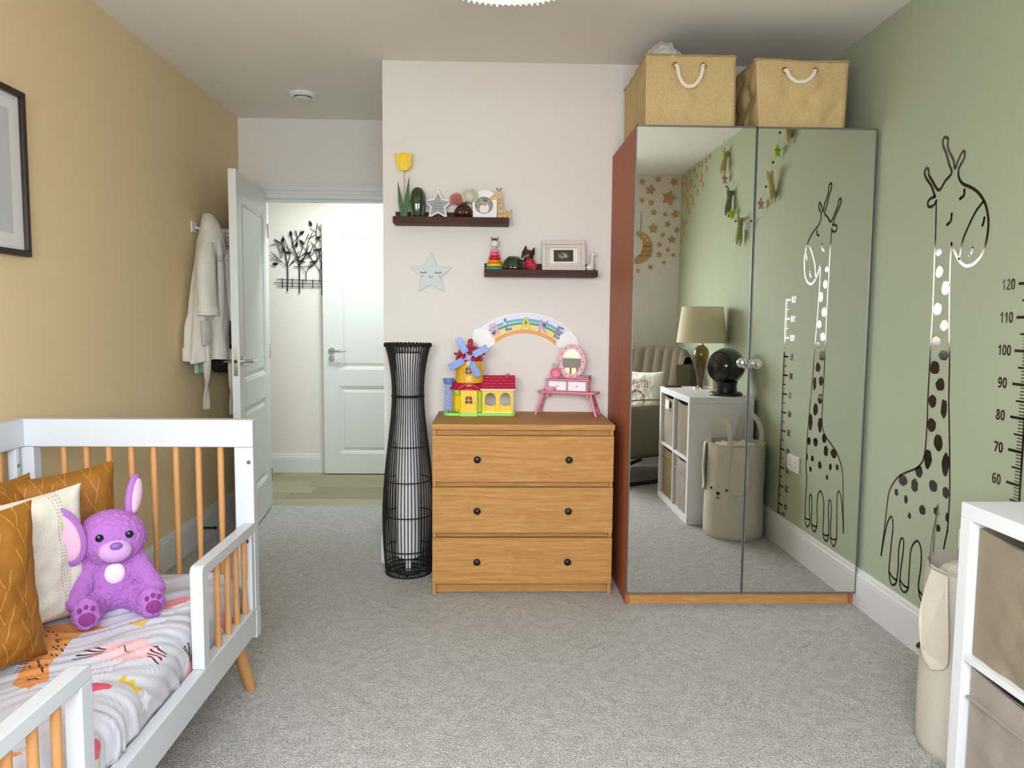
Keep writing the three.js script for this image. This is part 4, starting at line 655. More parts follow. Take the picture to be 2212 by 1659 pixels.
  for (let k = 0; k < 4; k++) {
    const g = [box(-0.0035, 0.0035, 0.008, 0.035, -0.003, 0.003, 0.001)], y0 = 0.026, y1 = 0.100, xw = 0.0165;
    g.push(box(-xw, xw, y0, y0 + 0.004, -0.003, 0.003, 0.001), box(-xw, xw, y1 - 0.004, y1, -0.003, 0.003, 0.001), box(-xw, -xw + 0.004, y0, y1, -0.003, 0.003, 0.001), box(xw - 0.004, xw, y0, y1, -0.003, 0.003, 0.001), box(-xw + 0.003, xw - 0.003, y0, y1, -0.0015, 0.0008, 0));
    for (const x of [-0.0055, 0.0055]) g.push(box(x - 0.001, x + 0.001, y0, y1, -0.001, 0.003, 0)); for (let r = 1; r < 8; r++) g.push(box(-xw, xw, y0 + r * 0.0088, y0 + r * 0.0088 + 0.0016, -0.001, 0.003, 0));
    mesh('sail', merge(g).rotateZ(k * Math.PI / 2), BL, s, 'blue lattice sail');
  }
  // ladder and lookout
  mesh('ladder', [box(-0.170, -0.165, 0.014, 0.145, 0.02, 0.028, 0.001), box(-0.141, -0.136, 0.014, 0.145, 0.02, 0.028, 0.001), ...Array.from({ length: 7 }, (_, k) => box(-0.166, -0.140, 0.022 + k * 0.0185, 0.032 + k * 0.0185, 0.02, 0.027, 0.002))], BL, t, 'blue ladder');
  mesh('lookout', [lathe([[0.012, 0.145], [0.022, 0.148], [0.027, 0.168], [0.03, 0.172], [0.027, 0.173], [0.02, 0.152], [0.0001, 0.150]], 8).translate(-0.150, 0, 0.015)], BL, t, 'blue lookout basket');
}
// ---------- toy vanity table ----------
{
  const rot = -0.34, px = 0.392, pz = 0.115, t = thing('toy_vanity', 'pink wooden toy vanity table with an oval mirror', 'toy', [px, CT + 0.0005, pz], rot);
  const P = M('#d9849c', 0.35, { clearcoat: 0.3 }), PP = M('#e9b2c4', 0.4), Wt = M('#f1eff0', 0.4);
  const top = new THREE.Shape(); top.moveTo(-0.13, -0.045); top.lineTo(0.13, -0.045); top.bezierCurveTo(0.16, -0.045, 0.16, 0.045, 0.12, 0.05); top.lineTo(-0.12, 0.05); top.bezierCurveTo(-0.16, 0.045, -0.16, -0.045, -0.13, -0.045);
  mesh('table_top', prism(top, 0.011, 0.002, 14).rotateX(Math.PI / 2).translate(0, 0.114, 0), P, t);
  for (const x of [-1, 1]) {
    const s = shapeOf([[-0.050, 0], [-0.034, 0], [-0.018, 0.045], [0.018, 0.045], [0.034, 0], [0.050, 0], [0.032, 0.104], [-0.032, 0.104]]);
    const h = new THREE.Path(); h.absarc(0, 0.068, 0.009, 0, 7, true); s.holes.push(h);
    mesh('leg', prism(s, 0.011, 0.0015).rotateY(Math.PI / 2).translate(-0.0055, 0, 0).applyMatrix4(new THREE.Matrix4().makeShear(0, 0, -x * 0.32, 0, 0, 0)).translate(x * 0.148, 0, 0.002), P, t, 'splayed pink leg panel');
    mesh('bracket', box(-0.008, 0.008, 0.082, 0.103, -0.02, 0.02, 0.002).translate(x * 0.098, 0, 0), P, t);
  }
  const dz0 = -0.042, dz1 = 0.022;
  mesh('cabinet', [box(-0.108, 0.108, 0.163, 0.172, dz0 - 0.003, dz1 + 0.006, 0.002), box(-0.100, -0.092, 0.114, 0.163, dz0, dz1, 0.001), box(0.092, 0.100, 0.114, 0.163, dz0, dz1, 0.001), box(-0.004, 0.004, 0.114, 0.163, dz0, dz1, 0.001), box(-0.1, 0.1, 0.114, 0.163, dz0, dz0 + 0.006, 0.001)], P, t);
  for (const x of [-0.091, 0.005]) { const d = mesh('drawer', box(x, x + 0.086, 0.116, 0.161, dz0 + 0.01, dz1 + 0.002, 0.001), Wt, t, 'white drawer'); mesh('knob', sph(0.0035, x + 0.043, 0.138, dz1 + 0.004), M('#b9b4b4', 0.3, { metalness: 0.8 }), d); }
  const ov = (a, b) => { const s = new THREE.Shape(); s.absellipse(0, 0, a, b, 0, Math.PI * 2, false); return s; };
  const fr = ov(0.068, 0.083); fr.holes.push(ov(0.046, 0.061));
  const ml = 0.255;
  const mf = mesh('mirror_frame', prism(fr, 0.010, 0.002, 40).translate(0.012, ml, -0.02), PP, t, 'oval pink mirror frame');
  mesh('hearts', Array.from({ length: 12 }, (_, k) => { const a = k / 12 * 6.283; return prism(shapeOf([[0, -0.005], [0.005, 0.001], [0.0025, 0.004], [0, 0.002], [-0.0025, 0.004], [-0.005, 0.001]]), 0.001).translate(0.012 + 0.057 * Math.cos(a), ml + 0.072 * Math.sin(a), -0.0098); }), M('#d0648a', 0.4), mf);
  mesh('mirror_glass', prism(ov(0.046, 0.061), 0.004, 0, 40).translate(0.012, ml, -0.017), M('#e8ecea', 0.02, { metalness: 1 }), t, 'small oval mirror');
  mesh('mirror_post', box(0.0, 0.024, 0.172, 0.186, -0.022, -0.008, 0.002), P, t);
  const at = (x, y, z) => [px + x * Math.cos(rot) + z * Math.sin(rot), CT + 0.0005 + y, pz - x * Math.sin(rot) + z * Math.cos(rot)];
  const b = thing('toy_perfume_bottle', 'round pink toy perfume bottle with a white swirl', 'toy', at(-0.062, 0.172, 0.0), rot);
  mesh('bottle', [cyl(0.027, 0.027, 0.016, 0, 0, 0, 32).rotateX(Math.PI / 2).translate(0, 0.0265, 0)], M('#dd5f86', 0.35), b);
  { const pts = []; for (let i = 0; i < 40; i++) { const a = i * 0.32, r = 0.002 + i * 0.00034; pts.push([r * Math.cos(a), 0.0265 + r * Math.sin(a), 0.0084]); } mesh('swirl', tube(pts, 0.0012, 90, 5), Wt, b); }
  mesh('cap', [cyl(0.007, 0.007, 0.012, 0, 0.058, 0, 16), box(-0.017, 0.017, 0.063, 0.073, -0.007, 0.007, 0.002)], M('#a9c0b4', 0.45), b, 'pale green cap');
  const j = thing('toy_jar', 'flat round pink toy jar on the vanity table', 'toy', at(-0.082, 0.1142, 0.034), rot);
  mesh('pot', cyl(0.03, 0.03, 0.012, 0, 0.006, 0, 32), P, j); mesh('lid', lathe([[0.0001, 0.021], [0.024, 0.021], [0.029, 0.019], [0.03, 0.0125]], 32), PP, j);
  const bk = thing('toy_palette', 'small pink and grey toy make-up case on the vanity', 'toy', at(0.075, 0.1722, -0.006), rot - 0.1);
  mesh('case', box(-0.032, 0.032, 0, 0.009, -0.02, 0.022, 0.002), P, bk); mesh('case_lid', box(-0.030, 0.032, 0.0092, 0.017, -0.02, 0.02, 0.002).rotateZ(0.06), M('#8f9a94', 0.4), bk, 'grey lid');
}
// ---------- giraffe and height chart decals on the green wall (coordinates are z, y on the wall) ----------
const foil = M('#453b38', 0.04, { metalness: 1 });
{ const n = rep(dataTex(256, 256, (u, v) => { const q = 128 + 70 * tileN(u, v, 6, 6, 3) + 40 * tileN(u, v, 14, 14, 8); return [clamp(q), clamp(q), clamp(q)]; }, false), 0.12); foil.bumpMap = n; foil.bumpScale = 0.00004; }
function onRightWall(g, lift = 0.0006) { g.applyMatrix4(new THREE.Matrix4().makeBasis(V(0, 0, 1), V(0, 1, 0), V(-1, 0, 0)).setPosition(XR - lift, 0, 0)); return g; }   // local x -> z, local y -> y, local z -> into the room
function ribbon(pts, w, smooth = true) {
  const c = smooth ? new THREE.CatmullRomCurve3(pts.map((p) => V(p[0], p[1], 0)), false, 'centripetal') : null;
  const P = smooth ? c.getSpacedPoints(Math.max(12, pts.length * 7)) : pts.map((p) => V(p[0], p[1], 0)), pos = [], idx = [];
  P.forEach((p, i) => { const a = P[Math.max(0, i - 1)], b = P[Math.min(P.length - 1, i + 1)], d = b.clone().sub(a).normalize(), n = V(-d.y, d.x, 0).multiplyScalar(w / 2); pos.push(p.x + n.x, p.y + n.y, 0, p.x - n.x, p.y - n.y, 0); if (i) { const k = 2 * i; idx.push(k - 2, k - 1, k, k - 1, k + 1, k); } });
  const g = new THREE.BufferGeometry(); g.setAttribute('position', new THREE.Float32BufferAttribute(pos, 3)); g.setIndex(idx); g.computeVertexNormals();
  const ends = [P[0], P[P.length - 1]].map((p) => new THREE.CircleGeometry(w / 2, 12).translate(p.x, p.y, 0));
  return merge([metreUV(g), ...ends.map((e) => metreUV(e))]);
}
{
  const t = thing('giraffe_decal', 'shiny dark foil giraffe outline sticker on the green wall', 'wall sticker');
  const S = [
    [[1.006,1.671],[0.999,1.683],[0.978,1.715],[0.942,1.75],[0.931,1.77],[0.942,1.784],[0.956,1.775],[0.96,1.757],[0.98,1.735],[1.029,1.69],[1.065,1.717],[1.098,1.737],[1.081,1.769],[1.058,1.814],[1.037,1.848],[1.038,1.867],[1.051,1.869],[1.066,1.859],[1.066,1.837],[1.077,1.814],[1.105,1.779],[1.117,1.748],[1.13,1.771],[1.155,1.797],[1.166,1.792],[1.164,1.774],[1.14,1.747],[1.136,1.729],[1.144,1.708],[1.165,1.688],[1.206,1.67],[1.246,1.647],[1.277,1.618],[1.294,1.593],[1.309,1.549],[1.31,1.512],[1.302,1.472],[1.287,1.441],[1.252,1.415],[1.211,1.409],[1.178,1.423],[1.148,1.453],[1.119,1.493]],
    [[1.119,1.493],[1.119,1.435],[1.123,1.345],[1.129,1.26],[1.136,1.184],[1.147,1.084],[1.155,0.956],[1.162,0.827],[1.166,0.725],[1.168,0.622],[1.166,0.498]],
    [[1.006,1.671],[0.978,1.668],[0.963,1.658],[0.966,1.644],[0.989,1.638],[1.011,1.648],[1.015,1.655]],
    [[1.015,1.655],[1.019,1.598],[1.023,1.52],[1.024,1.442],[1.028,1.339],[1.03,1.235],[1.029,1.156],[1.03,1.078],[1.03,0.945],[1.026,0.835],[1.014,0.74],[1.0,0.707],[0.965,0.678],[0.89,0.645],[0.842,0.621],[0.8,0.582],[0.775,0.541],[0.764,0.471],[0.754,0.379],[0.74,0.274]],
    [[0.74,0.274],[0.761,0.372],[0.784,0.435],[0.803,0.452],[0.816,0.427],[0.81,0.324],[0.807,0.219],[0.827,0.185],[0.855,0.195],[0.869,0.258],[0.868,0.344],[0.881,0.387],[0.895,0.387],[0.898,0.336],[0.887,0.253],[0.89,0.202],[0.912,0.185],[0.941,0.202],[0.946,0.288],[0.954,0.373],[0.99,0.408],[1.013,0.388],[1.02,0.32],[1.012,0.24],[1.036,0.194],[1.066,0.203],[1.079,0.245],[1.078,0.328],[1.092,0.366],[1.107,0.358],[1.105,0.283],[1.096,0.225],[1.118,0.197],[1.146,0.211],[1.156,0.309],[1.151,0.425],[1.166,0.498]]];
  const shift = (y) => 0.024 * Math.max(0, Math.min(1, (0.95 - y) / 0.35));   // the sticker leans a little
  S.forEach((q, i) => mesh('outline', onRightWall(ribbon(q.map((p) => [p[0] + shift(p[1]), p[1]]), i === 4 ? 0.0088 : i === 1 || i === 3 ? 0.0082 : 0.0112)), foil, t));
  [[[1.278,1.611],[1.244,1.586],[1.21,1.543],[1.183,1.498],[1.173,1.455],[1.167,1.436]]].forEach((q) => mesh('muzzle_line', onRightWall(ribbon(q, 0.0098)), foil, t));
  [[[1.175,1.666],[1.175,1.649],[1.154,1.64]],[[1.112,1.595],[1.108,1.571],[1.088,1.561]]].forEach((q) => mesh('eye', onRightWall(ribbon(q, 0.0115)), foil, t));
  [[[1.288,1.558],[1.286,1.545],[1.281,1.535]],[[1.238,1.47],[1.234,1.452],[1.222,1.444]]].forEach((q) => mesh('nostril', onRightWall(ribbon(q, 0.0105)), foil, t));
  [[[0.943,0.212],[0.914,0.211],[0.884,0.222]],[[0.865,0.213],[0.834,0.215],[0.805,0.227]],[[1.069,0.221],[1.042,0.219],[1.014,0.229]],[[1.147,0.234],[1.121,0.233],[1.097,0.24]]].forEach((q) => mesh('hoof_line', onRightWall(ribbon(q.map((p) => [p[0] + shift(p[1]), p[1]]), 0.0085)), foil, t));
  const sp = [[1.048,1.469,0.018,0.013],[1.058,1.399,0.022,0.021],[1.1,1.341,0.023,0.024],[1.06,1.267,0.027,0.023],[1.105,1.209,0.025,0.019],[1.062,1.149,0.026,0.021],[1.112,1.104,0.029,0.018],[1.062,1.058,0.029,0.024],[1.1,1.001,0.026,0.024],[1.058,0.936,0.025,0.025],[1.128,0.918,0.019,0.032],[1.056,0.85,0.026,0.025],[1.096,0.793,0.027,0.029],[1.036,0.724,0.025,0.034],[1.142,0.725,0.021,0.042],[0.98,0.667,0.024,0.023],[0.872,0.612,0.03,0.022],[0.952,0.609,0.023,0.026],[1.07,0.633,0.027,0.021],[1.146,0.627,0.019,0.021],[0.83,0.555,0.014,0.014],[0.898,0.544,0.013,0.017],[1.01,0.53,0.021,0.018],[1.096,0.547,0.017,0.015],[0.928,0.488,0.011,0.012],[1.112,0.491,0.013,0.013],[1.158,0.543,0.008,0.017]];
  sp.forEach(([z, y, a, b], k) => { const pts = Array.from({ length: 12 }, (_, i) => { const q = i / 12 * 6.283, r = 1 + 0.14 * noise3(Math.cos(q) * 1.3 + k, Math.sin(q) * 1.3, k * 0.7); return [z + shift(y) + a * r * Math.cos(q), y + b * r * Math.sin(q)]; }); mesh('patch', onRightWall(metreUV(new THREE.ShapeGeometry(shapeOf(pts, true), 3))), foil, t); });
}
{
  const t = thing('height_chart', 'shiny dark foil height chart with numbers from 10 to 120', 'wall sticker');
  const Y = (n) => 0.123 + 0.01012 * n, zs = 1.53;
  mesh('spine', onRightWall(metreUV(new THREE.PlaneGeometry(0.009, Y(120) - Y(4) + 0.01)).translate(zs, (Y(120) + Y(4)) / 2, 0)), foil, t);
  for (let n = 5; n <= 120; n++) { const L = n % 10 === 0 ? 0.062 : n % 5 === 0 ? 0.042 : 0.026, w = n % 10 === 0 ? 0.0085 : n % 5 === 0 ? 0.0055 : 0.0028; mesh('tick', onRightWall(metreUV(new THREE.PlaneGeometry(L, w)).translate(zs - L / 2, Y(n), 0), 0.0008), foil, t); }
  for (let n = 10; n <= 120; n += 10) mesh('number', onRightWall(text(String(n), 0.033, 0.0003).scale(n > 99 ? 0.82 : 0.85, 1, 1).translate(1.423, Y(n), 0), 0.0005), foil, t);
  mesh('unit', onRightWall(text('Cm', 0.024, 0.0003).scale(0.85, 1, 1).translate(1.455, Y(5) + 0.008, 0), 0.0005), foil, t);
}
{ // double wall socket
  const t = thing('wall_socket', 'white double wall socket under the height chart', 'socket', [XR, 0.481, 1.336]);
  mesh('plate', box(-0.009, 0, -0.043, 0.043, -0.073, 0.073, 0.003), mat.gloss, t);
  for (const z of [-0.036, 0.036]) { mesh('switch', box(-0.012, -0.008, 0.015, 0.03, z - 0.006, z + 0.006, 0.001), mat.gloss, t); mesh('pin_hole', [box(-0.0095, -0.0088, 0.004, 0.011, z - 0.002, z + 0.002, 0), box(-0.0095, -0.0088, -0.014, -0.010, z - 0.013, z - 0.007, 0), box(-0.0095, -0.0088, -0.014, -0.010, z + 0.007, z + 0.013, 0)], M('#4a4a4a', 0.6), t); }
}
// ---------- cube shelving unit ----------
const K = { x0: 1.20, x1: 1.588, z0: 1.892, z1: 2.668, h: 0.77 };
{
  const t = thing('cube_shelf', 'white two-by-two cube shelving unit against the green wall', 'shelving unit', [(K.x0 + K.x1) / 2, 0, (K.z0 + K.z1) / 2]);
  const hx = (K.x1 - K.x0) / 2, hz = (K.z1 - K.z0) / 2, m = M('#e9ebee', 0.4), T = 0.038;
  mesh('top', box(-hx, hx, K.h - T, K.h, -hz, hz, 0.0015), m, t); mesh('bottom', box(-hx, hx, 0, T, -hz + T, hz - T, 0.0015), m, t);
  mesh('side_panel', box(-hx, hx, 0, K.h - T - 0.0003, -hz, -hz + T, 0.0015), m, t); mesh('side_panel', box(-hx, hx, 0, K.h - T - 0.0003, hz - T, hz, 0.0015), m, t);
  mesh('divider', box(-hx + 0.002, hx, T, K.h - T, -0.008, 0.008, 0.001), m, t); mesh('shelf', box(-hx + 0.002, hx, K.h / 2 - 0.008, K.h / 2 + 0.008, -hz + T, -0.008, 0.001), m, t); mesh('shelf', box(-hx + 0.002, hx, K.h / 2 - 0.008, K.h / 2 + 0.008, 0.008, hz - T, 0.001), m, t);
  mesh('back_panel', box(hx - 0.004, hx - 0.001, T, K.h - T, -hz + T, hz - T, 0), m, t);
  const boxes = [['#b3a58c', 0, 1, 'taupe fabric storage box in the upper cube beside the laundry bag'], ['#c3b7a6', 1, 1, 'pale beige fabric storage box in the upper cube under the lamp'], ['#c9bdb0', 0, 0, 'pinkish beige fabric storage box in the lower cube beside the laundry bag'], ['#a58f66', 1, 0, 'dark tan fabric storage box in the lower cube under the lamp']];
  for (const [c, iz, iy, label] of boxes) {
    const z0 = iz ? 2.288 + 0.006 : K.z0 + T + 0.006, z1 = iz ? K.z1 - T - 0.006 : 2.272 - 0.006, y0 = iy ? 0.3935 : T + 0.0005, hgt = iy ? 0.322 : 0.325;
    const b = thing('fabric_box', label, 'storage box', [(K.x0 + K.x1) / 2 - 0.004, y0, (z0 + z1) / 2], 0, 'fabric boxes in the cube shelf');
    const w2 = (z1 - z0) / 2, fm = M(c, 0.95, { map: weaveTex, bumpMap: weaveBump, bumpScale: 0.0008 });
    const front = grid(24, 20, (u, v) => { const bow = 0.007 * Math.sin(Math.PI * u) * (0.4 + 0.6 * Math.sin(Math.PI * v)) + 0.005 * noise3(u * 3 + iz * 5, v * 3 + iy * 5, 2) * Math.sin(Math.PI * u); return [-0.175 - bow + 0.006, v * (hgt - 0.012 * Math.sin(Math.PI * u)), w2 - u * 2 * w2, u * 0.33, v * 0.33]; }); front.index.array.reverse(); front.computeVertexNormals();
    mesh('front', [front, grid(24, 20, (u, v) => [-0.172 + 0.008, v * (hgt - 0.012 * Math.sin(Math.PI * u)), w2 - u * 2 * w2, u, v])], fm, b);
    mesh('sides', [box(-0.168, 0.175, 0, hgt, -w2, -w2 + 0.006, 0.001), box(-0.168, 0.175, 0, hgt, w2 - 0.006, w2, 0.001), box(0.168, 0.175, 0, hgt, -w2, w2, 0.001), box(-0.168, 0.175, 0, 0.006, -w2, w2, 0.001)], fm, b);
    if (!iy || iz) mesh('hem', box(-0.186, -0.176, hgt - 0.075, hgt - 0.070, -w2 + 0.01, w2 - 0.01, 0.001), fm, b);
    if (iy && iz) mesh('label_holder', box(-0.19, -0.183, hgt - 0.08, hgt - 0.02, -0.05, 0.05, 0.002), M('#e9e4da', 0.6), b, 'white label pocket');
  }
}
{ // table lamp
  const t = thing('table_lamp', 'table lamp with smoked glass body and cream drum shade', 'table lamp', [1.437, K.h, 2.515]);
  mesh('base', lathe([[0.0001, 0.016], [0.03, 0.016], [0.05, 0.012], [0.052, 0.008], [0.052, 0]], 36), mat.chrome, t);
  mesh('body', lathe([[0.018, 0.016], [0.022, 0.04], [0.030, 0.09], [0.042, 0.15], [0.051, 0.20], [0.052, 0.235], [0.045, 0.265], [0.028, 0.285], [0.014, 0.293]], 40), M('#b39c6c', 0.04, { transmission: 0.85, thickness: 0, ior: 1.5, clearcoat: 1, clearcoatRoughness: 0.02 }), t, 'smoked glass teardrop body');
  mesh('neck', cyl(0.012, 0.014, 0.05, 0, 0.31, 0, 20), mat.chrome, t);
  mesh('shade', new THREE.CylinderGeometry(0.136, 0.166, 0.236, 48, 1, true).translate(0, 0.428, 0), M('#d9d2b4', 0.9, { side: THREE.DoubleSide, transmission: 0.2, thickness: 0 }), t, 'cream fabric shade');
  mesh('shade_trim', [new THREE.TorusGeometry(0.136, 0.002, 6, 48).rotateX(Math.PI / 2).translate(0, 0.546, 0), new THREE.TorusGeometry(0.166, 0.002, 6, 48).rotateX(Math.PI / 2).translate(0, 0.31, 0), ...[0, 1, 2].map((k) => bar([0, 0.33, 0], [0.165 * Math.cos(k * 2.09), 0.312, 0.165 * Math.sin(k * 2.09)], 0.0015, 5))], M('#cfc8ac', 0.8), t);
  mesh('bulb', [sph(0.026, 0, 0.385, 0), cyl(0.013, 0.013, 0.03, 0, 0.35, 0, 16)], M('#f2efe6', 0.4), t);
}
{ // ball fan heater
  const t = thing('fan_heater', 'glossy black ball-shaped fan heater on a round foot', 'heater', [1.462, K.h, 2.045], 0);
  const g = M('#08090a', 0.12, { clearcoat: 1, clearcoatRoughness: 0.05 }), d = M('#15171a', 0.4);
  mesh('foot', lathe([[0.0001, 0.024], [0.085, 0.022], [0.098, 0.016], [0.10, 0.006], [0.098, 0]], 48), d, t);
  mesh('stem', lathe([[0.066, 0.02], [0.064, 0.06], [0.07, 0.085]], 36), d, t);
  const hd = mesh('head', sph(0.112, 0, 0.178, 0, 1, 1, 1, 40, 28), g, t);
  mesh('grille', Array.from({ length: 7 }, (_, k) => { const r = 0.02 + k * 0.0105, z = Math.sqrt(0.112 ** 2 - r * r); return new THREE.TorusGeometry(r, 0.0022, 6, 36).translate(0, 0, z + 0.002); }).concat([new THREE.TorusGeometry(0.09, 0.004, 8, 48).translate(0, 0, 0.068)]).map((q) => q.rotateY(-2.2).translate(0, 0.178, 0)), d, hd);
}
{
  const t = thing('wooden_ornament', 'small pale wooden cat ornament behind the lamp', 'ornament', [1.525, K.h, 2.43]);
  mesh('figure', prism(shapeOf([[-0.028, 0], [0.028, 0], [0.03, 0.05], [0.032, 0.078], [0.02, 0.066], [0, 0.064], [-0.02, 0.066], [-0.03, 0.078], [-0.03, 0.05]]), 0.03, 0.003).translate(0, 0, -0.015), M('#d8ab72', 0.6), t);
  mesh('eyes', [sph(0.003, -0.01, 0.045, -0.0155), sph(0.003, 0.01, 0.045, -0.0155)], mat.black, t);
  const p = mesh('tablet', box(1.215, 1.325, K.h + 0.0002, K.h + 0.009, 2.575, 2.655, 0.003), M('#1d1a1a', 0.25)); tag(p, 'thin dark tablet lying on the cube shelf', 'tablet');
}
// ---------- canvas laundry bag ----------
{
  const cx = 1.418, cz = 1.703, t = thing('laundry_bag', 'cream canvas laundry bag with an animal face and long ears', 'laundry bag', [cx, 0, cz]);
  const canvas = M('#fbf3e4', 0.95, { map: weaveTex, bumpMap: weaveBump, bumpScale: 0.0005, side: THREE.DoubleSide }), h = 0.535;
  const R = (a, v) => { const b = v < 0.06 ? Math.sqrt(1 - ((0.06 - v) / 0.06) ** 2) * 0.06 + 0.94 : 1; return 0.166 * b * (1 - 0.03 * v + 0.014 * noise3(Math.cos(a) * 1.4, Math.sin(a) * 1.4, v * 2.4) + 0.02 * noise3(Math.cos(a) * 2.2, v * 1.2 + 4, Math.sin(a) * 2.2) * v); };
  const P = (a, v, d = 0) => { const r = R(a, v) + d; return [r * Math.cos(a), v * h + 0.006 * v * noise3(Math.cos(a) * 1.2, 9, Math.sin(a) * 1.2), r * Math.sin(a)]; };
  mesh('body', [grid(72, 40, (u, v) => [...P(-u * 2 * Math.PI, v), u, v * 0.53], true), cyl(0.155, 0.155, 0.004, 0, 0.003, 0, 48)], canvas, t);
  const rim = []; for (let k = 0; k < 40; k++) rim.push(P(k / 40 * 6.283, 1)); mesh('hem', [tube(rim, 0.004, 120, 6, true), grid(60, 3, (u, v) => P(u * 6.283, 1 - v * 0.09, -0.005))], canvas, t);
  mesh('liner', grid(48, 12, (u, v) => { const a = u * 6.283, r = R(a, 0.93) * (1 - v) * 0.96; return [r * Math.cos(a), h * 0.90 + 0.05 * Math.sin(v * 2.6) + 0.014 * noise3(Math.cos(a) * r * 18, v * 3, Math.sin(a) * r * 18), r * Math.sin(a)]; }), M('#e3ddd0', 0.9, { side: THREE.DoubleSide }), t, 'gathered white drawstring liner');
  const earPts = (w, L) => { const p = []; for (let i = 0; i <= 30; i++) { const q = i / 30, k = 0.62 + 0.38 * Math.sin(q * Math.PI * 0.75); p.push([-w * k * (q > 0.82 ? Math.sqrt(Math.max(0.002, 1 - ((q - 0.82) / 0.18) ** 2)) : 1), -q * L]); } for (let i = 30; i >= 0; i--) { const q = i / 30, k = 0.62 + 0.38 * Math.sin(q * Math.PI * 0.75); p.push([w * k * (q > 0.85 ? Math.sqrt(Math.max(0.002, 1 - ((q - 0.85) / 0.15) ** 2)) : 1), -q * L]); } return p; };
  for (const dir of [[-0.15, -0.99], [-0.985, 0.17]]) {
    const a = Math.atan2(dir[1], dir[0]);
    const s = shapeOf(earPts(0.050, 0.275)), g = prism(s, 0.008, 0.003, 6);
    const p = g.attributes.position; for (let i = 0; i < p.count; i++) { const x = p.getX(i), y = p.getY(i), z = p.getZ(i), b = a - x / 0.172, r = R(b, Math.max(0.05, 0.99 + y / h)) + 0.005 + z + 0.012 * Math.sin(Math.min(1, -y / 0.25) * Math.PI); p.setXYZ(i, r * Math.cos(b), 0.532 + y, r * Math.sin(b)); }
    g.computeVertexNormals(); mesh('ear', g, M('#fdf4e2', 0.95, { map: weaveTex }), t, 'long floppy canvas ear');
  }
  const ink = M('#2a2624', 0.8), fa = Math.atan2(-0.66, -0.75), on = (da, y, d = 0.002) => { const a = fa + da, r = R(a, y / h) + d; return [r * Math.cos(a), y, r * Math.sin(a)]; };
  mesh('eyes', [sph(0.006, ...on(-0.30, 0.285), 1, 1.3, 1, 10, 8), sph(0.006, ...on(0.30, 0.285), 1, 1.3, 1, 10, 8)], ink, t);
  mesh('nose', [sph(0.010, ...on(0, 0.262), 1.1, 0.85, 1.1, 12, 8), capTube([on(0, 0.255), on(0, 0.238)], 0.0015, 4, 6), tube([on(-0.07, 0.236), on(-0.03, 0.231), on(0, 0.238), on(0.03, 0.231), on(0.07, 0.236)], 0.0015, 12, 6)], ink, t);
  mesh('freckles', [-0.08, 0, 0.08, -0.04, 0.04].map((d, k) => sph(0.0022, ...on(d, 0.30 + (k % 3) * 0.012), 1, 1, 1, 6, 5)), M('#c9b48c', 0.9), t);
  for (const [a0, a1] of [[fa - 0.55, fa + 0.35], [fa + 2.6, fa + 3.5]]) {
    const A = P(a0, 0.99), B = P(a1, 0.99), pts = [A, [A[0] * 0.99, A[1] + 0.07, A[2] * 0.99], [(A[0] * 0.8 + B[0] * 0.2) * 0.95, h + 0.125, (A[2] * 0.8 + B[2] * 0.2) * 0.95], [(A[0] + B[0]) / 2 * 0.95, h + 0.148, (A[2] + B[2]) / 2 * 0.95], [(A[0] * 0.2 + B[0] * 0.8) * 0.95, h + 0.125, (A[2] * 0.2 + B[2] * 0.8) * 0.95], [B[0] * 0.99, B[1] + 0.07, B[2] * 0.99], B];
    const c = new THREE.CatmullRomCurve3(pts.map((p) => V(...p))), out = V(Math.cos((a0 + a1) / 2), 0, Math.sin((a0 + a1) / 2));
    const strap = (d) => grid(2, 30, (u, v) => { const p = c.getPointAt(v), tn = c.getTangentAt(v), s = tn.clone().cross(out).normalize(); return [p.x + s.x * (u - 0.5) * 0.03 + out.x * d, p.y + s.y * (u - 0.5) * 0.03, p.z + s.z * (u - 0.5) * 0.03 + out.z * d]; });
    mesh('handle', [strap(0.0015), strap(-0.0015)], canvas, t, 'canvas carrying strap');
  }
}
